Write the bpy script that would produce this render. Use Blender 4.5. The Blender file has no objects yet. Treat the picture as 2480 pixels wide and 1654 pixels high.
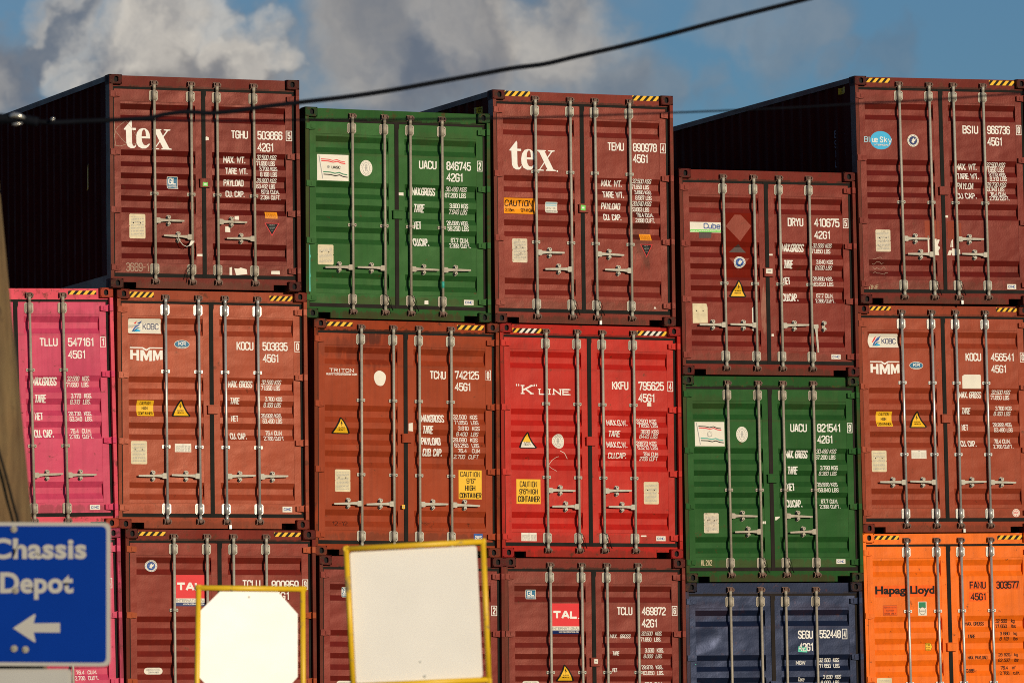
import bpy, bmesh, math, random
from mathutils import Matrix, Vector, Euler
random.seed(7)
sc = bpy.context.scene
COL = sc.collection
rad = math.radians

# ------------------------------------------------------------------ camera
CAMPOS = Vector((-21.598466, -72.594705, -3.613818))
YAW, PITCH, ROLL, FPX = 0.383690, 0.074260, -0.020606, 15374.857
PW, PH = 2480.0, 1654.0
FWD = Vector((math.sin(YAW)*math.cos(PITCH), math.cos(YAW)*math.cos(PITCH), math.sin(PITCH)))
_R = Vector((math.cos(YAW), -math.sin(YAW), 0)); _U = _R.cross(FWD)
RGT = _R*math.cos(ROLL) + _U*math.sin(ROLL)
UPV = -_R*math.sin(ROLL) + _U*math.cos(ROLL)
cd = bpy.data.cameras.new('camera'); cam = bpy.data.objects.new('camera', cd); COL.objects.link(cam)
M = Matrix((RGT, UPV, -FWD)).transposed().to_4x4(); M.translation = CAMPOS
cam.matrix_world = M
cd.sensor_fit = 'HORIZONTAL'; cd.sensor_width = 36.0; cd.lens = FPX/PW*36.0
cd.clip_start = 0.5; cd.clip_end = 6000.0
cd.dof.use_dof = True; cd.dof.focus_distance = 79.0; cd.dof.aperture_fstop = 6.3
sc.camera = cam

# ------------------------------------------------------------------ light
SUN_EL, SUN_AZ = rad(11.0), rad(9.0)          # azimuth from -Y towards +X
SD = Vector((math.sin(SUN_AZ)*math.cos(SUN_EL), -math.cos(SUN_AZ)*math.cos(SUN_EL), math.sin(SUN_EL)))
sl = bpy.data.lights.new('sun', 'SUN'); sl.energy = 3.25; sl.angle = rad(0.5); sl.color = (1.0, 0.86, 0.66)
sun = bpy.data.objects.new('sun', sl); COL.objects.link(sun)
sun.rotation_euler = SD.to_track_quat('Z', 'Y').to_euler(); sun.location = SD*60
sc.view_settings.view_transform = 'Standard'; sc.view_settings.look = 'None'
sc.cycles.filter_width = 1.0; sc.cycles.use_denoising = False; sc.view_settings.gamma = 1.0; sc.view_settings.exposure = 0.0

def nd(nt, t, **k):
    n = nt.nodes.new(t)
    for a, v in k.items(): setattr(n, a, v)
    return n

def sky_dir(px, py):
    return (FWD + RGT*((px-PW/2)/FPX) - UPV*((py-PH/2)/FPX)).normalized()

def make_world():
    w = bpy.data.worlds.new('World'); sc.world = w; w.use_nodes = True
    nt = w.node_tree; nt.nodes.clear(); L = nt.links.new
    out = nd(nt, 'ShaderNodeOutputWorld'); bg = nd(nt, 'ShaderNodeBackground'); L(bg.outputs[0], out.inputs[0])
    sky = nd(nt, 'ShaderNodeTexSky', sky_type='NISHITA'); sky.sun_disc = False
    sky.sun_elevation = SUN_EL; sky.sun_rotation = math.atan2(SD.x, SD.y)
    sky.air_density = 1.0; sky.dust_density = 0.6; sky.ozone_density = 1.6
    bg.inputs[1].default_value = 0.05
    tc = nd(nt, 'ShaderNodeTexCoord')
    # cloud field: directions warped by noise, then distances to cloud centres
    nz = nd(nt, 'ShaderNodeTexNoise'); nz.inputs['Scale'].default_value = 55; nz.inputs['Detail'].default_value = 9; nz.inputs['Roughness'].default_value = 0.55
    L(tc.outputs['Generated'], nz.inputs['Vector'])
    sub = nd(nt, 'ShaderNodeVectorMath', operation='SUBTRACT'); L(nz.outputs['Color'], sub.inputs[0]); sub.inputs[1].default_value = (.5, .5, .5)
    scl = nd(nt, 'ShaderNodeVectorMath', operation='SCALE'); L(sub.outputs[0], scl.inputs[0]); scl.inputs['Scale'].default_value = 0.03
    add = nd(nt, 'ShaderNodeVectorMath', operation='ADD'); L(tc.outputs['Generated'], add.inputs[0]); L(scl.outputs[0], add.inputs[1])
    def blobs(lst, e0=1.3, e1=.45):
        cur = None
        for px, py, r, a in lst:
            d = nd(nt, 'ShaderNodeVectorMath', operation='DISTANCE'); L(add.outputs[0], d.inputs[0]); d.inputs[1].default_value = sky_dir(px, py)
            m = nd(nt, 'ShaderNodeMapRange', interpolation_type='SMOOTHSTEP'); L(d.outputs['Value'], m.inputs['Value'])
            m.inputs['From Min'].default_value = r/FPX*e0; m.inputs['From Max'].default_value = r/FPX*e1
            m.inputs['To Min'].default_value = 0; m.inputs['To Max'].default_value = a
            if cur is None: cur = m.outputs[0]
            else:
                x = nd(nt, 'ShaderNodeMath', operation='MAXIMUM'); L(cur, x.inputs[0]); L(m.outputs[0], x.inputs[1]); cur = x.outputs[0]
        return cur
    grey = blobs([(30, 190, 170, .95), (150, 90, 120, .9), (400, 150, 260, 1), (600, 190, 170, 1), (560, 60, 90, .8), (930, 90, 260, .95), (1130, 40, 230, 1), (1180, 190, 200, .8),
                  (1330, 90, 200, .95), (1400, 230, 200, .75), (1560, 260, 110, .5), (1680, 205, 70, .35), (1760, 240, 70, .3), (1910, 50, 130, .45), (1760, 10, 120, .4), (2010, 130, 80, .4), (2140, 175, 90, .35), (-300, 100, 300, .9), (-700, -200, 500, .8), (300, -500, 500, .9), (1300, -500, 500, .7)])
    white = blobs([(290, 40, 110, .9), (390, 60, 130, 1), (500, 30, 110, 1), (240, 160, 75, .95), (600, 100, 80, 1), (665, 150, 60, .9), (480, 95, 70, .8), (110, 5, 60, .6), (300, 120, 70, .8)], 1.2, .66)
    soft = blobs([(1290, 50, 110, .6), (1370, 120, 110, .5), (1080, 20, 110, .35), (20, 235, 90, .45), (740, 60, 90, .25), (1260, 200, 130, .35), (1440, 60, 80, .4), (830, 160, 130, .3), (1700, 30, 160, .3)])
    wmx = nd(nt, 'ShaderNodeMath', operation='MAXIMUM'); L(white, wmx.inputs[0]); L(soft, wmx.inputs[1]); white = wmx.outputs[0]
    # broken-up tone inside the clouds
    n2 = nd(nt, 'ShaderNodeTexNoise'); n2.inputs['Scale'].default_value = 110; n2.inputs['Detail'].default_value = 9; n2.inputs['Roughness'].default_value = 0.6
    L(add.outputs[0], n2.inputs['Vector'])
    mr = nd(nt, 'ShaderNodeMapRange'); L(n2.outputs['Fac'], mr.inputs['Value']); mr.inputs['From Min'].default_value = .3; mr.inputs['From Max'].default_value = .68
    mr.inputs['To Min'].default_value = .35; mr.inputs['To Max'].default_value = 1.15
    wm = nd(nt, 'ShaderNodeMath', operation='MULTIPLY', use_clamp=True); L(white, wm.inputs[0]); L(mr.outputs[0], wm.inputs[1])
    n3 = nd(nt, 'ShaderNodeTexNoise'); n3.inputs['Scale'].default_value = 60; n3.inputs['Detail'].default_value = 5
    L(add.outputs[0], n3.inputs['Vector'])
    mr3 = nd(nt, 'ShaderNodeMapRange'); L(n3.outputs['Fac'], mr3.inputs['Value']); mr3.inputs['From Min'].default_value = .35; mr3.inputs['From Max'].default_value = .65
    gcol = nd(nt, 'ShaderNodeMix', data_type='RGBA'); L(mr3.outputs[0], gcol.inputs['Factor'])
    gcol.inputs['A'].default_value = (2.7, 3.15, 4.0, 1); gcol.inputs['B'].default_value = (5.6, 5.4, 5.3, 1)
    ccol = nd(nt, 'ShaderNodeMix', data_type='RGBA'); L(wm.outputs[0], ccol.inputs['Factor']); L(gcol.outputs['Result'], ccol.inputs['A']); ccol.inputs['B'].default_value = (11.8, 11.0, 9.8, 1)
    tint = nd(nt, 'ShaderNodeMix', data_type='RGBA', blend_type='MULTIPLY'); tint.inputs['Factor'].default_value = 1; L(sky.outputs[0], tint.inputs['A']); tint.inputs['B'].default_value = SKYT
    fin = nd(nt, 'ShaderNodeMix', data_type='RGBA'); L(grey, fin.inputs['Factor']); L(tint.outputs['Result'], fin.inputs['A']); L(ccol.outputs['Result'], fin.inputs['B'])
    L(fin.outputs['Result'], bg.inputs[0])
SKYT = (.58, .92, 1.38, 1)
make_world()

# ------------------------------------------------------------------ helpers
def prop(o, label=None, cat=None, group=None, kind=None):
    if label: o['label'] = label
    if cat: o['category'] = cat
    if group: o['group'] = group
    if kind: o['kind'] = kind
    return o

def at(px, py, dist):
    return CAMPOS + (FWD + RGT*((px-PW/2)/FPX) - UPV*((py-PH/2)/FPX))*dist

def bx(bm, x0, x1, y0, y1, z0, z1, mi=0):
    v = [bm.verts.new((x, y, z)) for x in (x0, x1) for y in (y0, y1) for z in (z0, z1)]
    for q in ((0, 1, 3, 2), (4, 6, 7, 5), (0, 4, 5, 1), (2, 3, 7, 6), (0, 2, 6, 4), (1, 5, 7, 3)):
        f = bm.faces.new([v[i] for i in q]); f.material_index = mi

def prism(bm, pts, y0, y1, mi=0):
    """pts: (x, z) outline, extruded from y0 to y1"""
    a = [bm.verts.new((x, y0, z)) for x, z in pts]; b = [bm.verts.new((x, y1, z)) for x, z in pts]
    n = len(pts)
    fs = [bm.faces.new(a), bm.faces.new(b[::-1])]
    for i in range(n): fs.append(bm.faces.new([a[i], b[i], b[(i+1) % n], a[(i+1) % n]]))
    for f in fs: f.material_index = mi

def tube(bm, pts, r, seg=12, cap=True, mi=0):
    pts = [Vector(p) for p in pts]; n = len(pts)
    rs = r if isinstance(r, (list, tuple)) else [r]*n
    rings = []; ref = None
    for i, p in enumerate(pts):
        t = (pts[min(i+1, n-1)] - pts[max(i-1, 0)]).normalized()
        if ref is None: ref = t.orthogonal().normalized()
        ref = (ref - t*ref.dot(t)).normalized(); o = t.cross(ref)
        rings.append([bm.verts.new(p + (ref*math.cos(2*math.pi*k/seg) + o*math.sin(2*math.pi*k/seg))*rs[i]) for k in range(seg)])
    for a, b in zip(rings, rings[1:]):
        for k in range(seg):
            f = bm.faces.new([a[k], a[(k+1) % seg], b[(k+1) % seg], b[k]]); f.smooth = True; f.material_index = mi
    if cap:
        bm.faces.new(rings[0][::-1]).material_index = mi; bm.faces.new(rings[-1]).material_index = mi

def tess(bm, pts, mi=0):
    """fill a concave outline (3-D points) with triangles"""
    from mathutils.geometry import tessellate_polygon
    vs = [bm.verts.new(p) for p in pts]
    for t in tessellate_polygon([[Vector(p) for p in pts]]):
        try: bm.faces.new([vs[i] for i in t]).material_index = mi
        except ValueError: pass

def to_mesh(name, bm, fix=True):
    if fix: bmesh.ops.recalc_face_normals(bm, faces=bm.faces)
    me = bpy.data.meshes.new(name); bm.to_mesh(me); bm.free(); return me

def link(name, me, mats, parent=None, loc=(0, 0, 0), rot=(0, 0, 0)):
    """one object; materials sit on the object so that meshes can be shared"""
    o = bpy.data.objects.new(name, me); COL.objects.link(o)
    if not isinstance(mats, (list, tuple)): mats = [mats]
    while len(me.materials) < len(mats): me.materials.append(mats[len(me.materials)])
    for i, m in enumerate(mats):
        if me.materials[i] is not m:
            o.material_slots[i].link = 'OBJECT'; o.material_slots[i].material = m
    o.parent = parent; o.location = loc; o.rotation_euler = rot
    return o

# ------------------------------------------------------------------ materials
def new_mat(name):
    m = bpy.data.materials.new(name); m.use_nodes = True; nt = m.node_tree; nt.nodes.clear()
    out = nd(nt, 'ShaderNodeOutputMaterial'); b = nd(nt, 'ShaderNodeBsdfPrincipled'); nt.links.new(b.outputs[0], out.inputs[0])
    return m, nt, b

def coords(nt, scale=(1, 1, 1), seed=True):
    """object coordinates, shifted by a random amount per object"""
    tc = nd(nt, 'ShaderNodeTexCoord'); mp = nd(nt, 'ShaderNodeMapping'); mp.inputs['Scale'].default_value = scale
    if seed:
        oi = nd(nt, 'ShaderNodeObjectInfo'); mu = nd(nt, 'ShaderNodeMath', operation='MULTIPLY'); mu.inputs[1].default_value = 37
        nt.links.new(oi.outputs['Random'], mu.inputs[0]); ad = nd(nt, 'ShaderNodeVectorMath', operation='ADD')
        nt.links.new(tc.outputs['Object'], ad.inputs[0]); nt.links.new(mu.outputs[0], ad.inputs[1]); nt.links.new(ad.outputs[0], mp.inputs['Vector'])
    else: nt.links.new(tc.outputs['Object'], mp.inputs['Vector'])
    return mp.outputs[0]

def noise(nt, vec, scale, detail=4, rough=.55, lo=.3, hi=.7, a=0., b=1.):
    n = nd(nt, 'ShaderNodeTexNoise'); n.inputs['Scale'].default_value = scale; n.inputs['Detail'].default_value = detail; n.inputs['Roughness'].default_value = rough
    nt.links.new(vec, n.inputs['Vector']); m = nd(nt, 'ShaderNodeMapRange'); nt.links.new(n.outputs['Fac'], m.inputs['Value'])
    for k, v in zip(('From Min', 'From Max', 'To Min', 'To Max'), (lo, hi, a, b)): m.inputs[k].default_value = v
    return m.outputs[0]

def mix(nt, fac, a, b, blend='MIX'):
    m = nd(nt, 'ShaderNodeMix', data_type='RGBA', blend_type=blend)
    for key, v in (('Factor', fac), ('A', a), ('B', b)):
        s = m.inputs[key]
        if isinstance(v, (int, float)): s.default_value = v
        elif isinstance(v, tuple): s.default_value = v if len(v) == 4 else v+(1,)
        else: nt.links.new(v, s)
    return m.outputs['Result']

def bump(nt, b, h, dist, strength=1.0, prev=None):
    n = nd(nt, 'ShaderNodeBump'); n.inputs['Strength'].default_value = strength; n.inputs['Distance'].default_value = dist
    nt.links.new(h, n.inputs['Height'])
    if prev is not None: nt.links.new(prev, n.inputs['Normal'])
    nt.links.new(n.outputs[0], b.inputs['Normal']); return n.outputs[0]

RUST = (.07, .022, .009)
def paint(name, rgb, rough=.4, spec=.42, wave=.012, rust=.0, fade=.12, seed=True, stains=()):
    m, nt, b = new_mat(name); v = coords(nt, seed=seed); L = nt.links.new
    dark = tuple(c*(1-fade) for c in rgb); lite = tuple(min(1, c*(1+fade)) for c in rgb)
    c = mix(nt, noise(nt, v, 1.3, 5), dark, lite)
    vs = coords(nt, (16, 16, .7), seed)
    c = mix(nt, noise(nt, vs, 1.0, 3, .6, .46, .78, 0, .5), c, tuple(x*.55+.004 for x in rgb))        # rain streaks
    c = mix(nt, noise(nt, vs, .6, 3, .6, .55, .8, 0, .3), c, tuple(x*.95+k for x, k in zip(rgb, (.030, .012, .007))))           # chalky streaks
    vf = coords(nt, (1, 1, 1), seed)
    c = mix(nt, noise(nt, vf, 9, 6, .7, .63-rust*.16, .70-rust*.12, 0, .85), c, RUST)                  # rust blooms
    c = mix(nt, noise(nt, vf, 60, 2, .5, .74, .78, 0, .6), c, tuple(x*.5+k for x, k in zip(rgb, (.12, .07, .045))))            # small scuffs
    if stains:
        tc = nd(nt, 'ShaderNodeTexCoord'); sx = nd(nt, 'ShaderNodeSeparateXYZ'); L(tc.outputs['Object'], sx.inputs[0])
        for cx, cz, rx, rz, col, st in stains:
            def axis(o, cc, rr):
                a = nd(nt, 'ShaderNodeMath', operation='SUBTRACT'); L(sx.outputs[o], a.inputs[0]); a.inputs[1].default_value = cc
                d = nd(nt, 'ShaderNodeMath', operation='DIVIDE'); L(a.outputs[0], d.inputs[0]); d.inputs[1].default_value = rr
                p = nd(nt, 'ShaderNodeMath', operation='POWER'); ab = nd(nt, 'ShaderNodeMath', operation='ABSOLUTE'); L(d.outputs[0], ab.inputs[0]); L(ab.outputs[0], p.inputs[0]); p.inputs[1].default_value = 2.4
                return p.outputs[0]
            s = nd(nt, 'ShaderNodeMath', operation='ADD'); L(axis(0, cx, rx), s.inputs[0]); L(axis(2, cz, rz), s.inputs[1])
            wv = nd(nt, 'ShaderNodeMath', operation='MULTIPLY_ADD'); L(noise(nt, coords(nt, (7, 7, 1.5), False), 2, 5, .6, .3, .7, -.9, .9), wv.inputs[0]); wv.inputs[1].default_value = 1; L(s.outputs[0], wv.inputs[2])
            mm = nd(nt, 'ShaderNodeMapRange', interpolation_type='SMOOTHSTEP'); L(wv.outputs[0], mm.inputs['Value'])
            mm.inputs['From Min'].default_value = 1.1; mm.inputs['From Max'].default_value = .2; mm.inputs['To Max'].default_value = st
            c = mix(nt, mm.outputs[0], c, col)
    L(c, b.inputs['Base Color'])
    rr = noise(nt, v, 2.1, 4, .6, .3, .7, rough*.88, rough*1.14); L(rr, b.inputs['Roughness'])
    b.inputs['Specular IOR Level'].default_value = spec; mx = max(rgb)
    b.inputs['Specular Tint'].default_value = tuple(k+(1-k)*x/mx for x, k in zip(rgb, (.38, .36, .30)))+(1,)
    n1 = bump(nt, b, noise(nt, coords(nt, (1.0, 1.0, 1.6), seed), 1.9, 2, .5, .2, .8), wave)
    bump(nt, b, noise(nt, v, 45, 3), .0004, 1, n1)
    return m

def simple(name, rgb, rough=.5, metal=0., var=.1, sc_=8, spec=.5, dirt=0., bmp=0.):
    m, nt, b = new_mat(name); v = coords(nt)
    c = mix(nt, noise(nt, v, sc_, 5), tuple(x*(1-var) for x in rgb), tuple(min(1, x*(1+var)) for x in rgb))
    if dirt: c = mix(nt, noise(nt, v, sc_*2.3, 5, .65, .55, .68, 0, dirt), c, (.09, .05, .03))
    nt.links.new(c, b.inputs['Base Color']); b.inputs['Roughness'].default_value = rough; b.inputs['Metallic'].default_value = metal; b.inputs['Specular IOR Level'].default_value = spec
    if bmp: bump(nt, b, noise(nt, v, sc_, 5), bmp)
    return m

def casting_mat(name, rgb, k=.6):
    m, nt, b = new_mat(name); v = coords(nt)
    c = mix(nt, noise(nt, v, 14, 6, .7, .35+.25*(1-k), .62+.1*(1-k)), tuple(x*.6 for x in rgb), (.050, .020, .011))
    c = mix(nt, noise(nt, v, 40, 4, .6, .58, .68, 0, .6), c, (.13, .045, .018))
    nt.links.new(c, b.inputs['Base Color']); b.inputs['Roughness'].default_value = .7; b.inputs['Specular IOR Level'].default_value = .2
    bump(nt, b, noise(nt, v, 45, 4), .003)
    return m

MT = dict(
    white=simple('white_marking_paint', (.85, .81, .73), .5, spec=.16, var=.06, sc_=20),
    cream=simple('cream_sticker', (.78, .72, .60), .4, spec=.16, var=.07, sc_=6),
    plate=simple('data_plate', (.68, .57, .36), .42, spec=.16, var=.14, sc_=14),
    platerust=simple('rusty_data_plate', (.66, .56, .40), .5, spec=.16, var=.16, sc_=12, dirt=.75),
    grey=simple('grey_print', (.36, .35, .32), .5, spec=.16), ink=simple('black_ink', (.012, .011, .010), .6, var=.2, spec=.12),
    yellow=simple('yellow_sticker', (.86, .48, .02), .45, spec=.16, var=.06), orange=simple('orange_sticker', (.92, .33, .015), .45, spec=.16, var=.06),
    blue=simple('blue_print', (.02, .08, .30), .4, spec=.16), teal=simple('teal_blue_print', (.015, .14, .26), .4, spec=.16), cyan=simple('cyan_print', (.04, .42, .70), .4, spec=.16, var=.04),
    lightblue=simple('light_blue_print', (.35, .55, .62), .4, spec=.16), red=simple('red_print', (.72, .02, .025), .4, spec=.16, var=.04), redsoft=simple('faded_red_print', (.70, .06, .07), .4, spec=.16),
    green=simple('green_print', (.02, .22, .10), .4, spec=.16), lime=simple('lime_tag', (.16, .62, .10), .4, spec=.16), mint=simple('mint_sticker', (.10, .62, .42), .4, spec=.16), sea=simple('sea_green_print', (.05, .38, .30), .4, spec=.16),
    navy=simple('navy_print', (.015, .03, .13), .4, spec=.16), chalk=simple('chalk_marks', (.42, .28, .20), .8, var=.3, sc_=60), chalky=simple('yellow_chalk', (.62, .50, .30), .8, var=.2, sc_=60),
    brown=simple('brown_print', (.28, .05, .015), .5, spec=.16), darkpatch=simple('dark_smudge', (.05, .022, .016), .6, var=.3, sc_=30),
    hole=simple('dark_opening', (.006, .005, .005), .9), rubber=simple('door_seal_rubber', (.0125, .0118, .0095), .7, var=.3, sc_=5, spec=.1),
    rubbergreen=simple('brown_door_seal_rubber', (.020, .0145, .0115), .7, var=.25, sc_=5, spec=.1),
    galv=simple('galvanised_steel', (.42, .38, .30), .54, .1, .14, 30, dirt=.2), galvgreen=simple('weathered_galvanised_steel', (.37, .315, .235), .58, .1, .14, 30, dirt=.3),
    chrome=simple('bright_zinc_steel', (.50, .49, .45), .34, .45, .12, 20), camrust=simple('rusty_cam_steel', (.12, .06, .04), .6, .3, .4, 40, dirt=.6),
)
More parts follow.
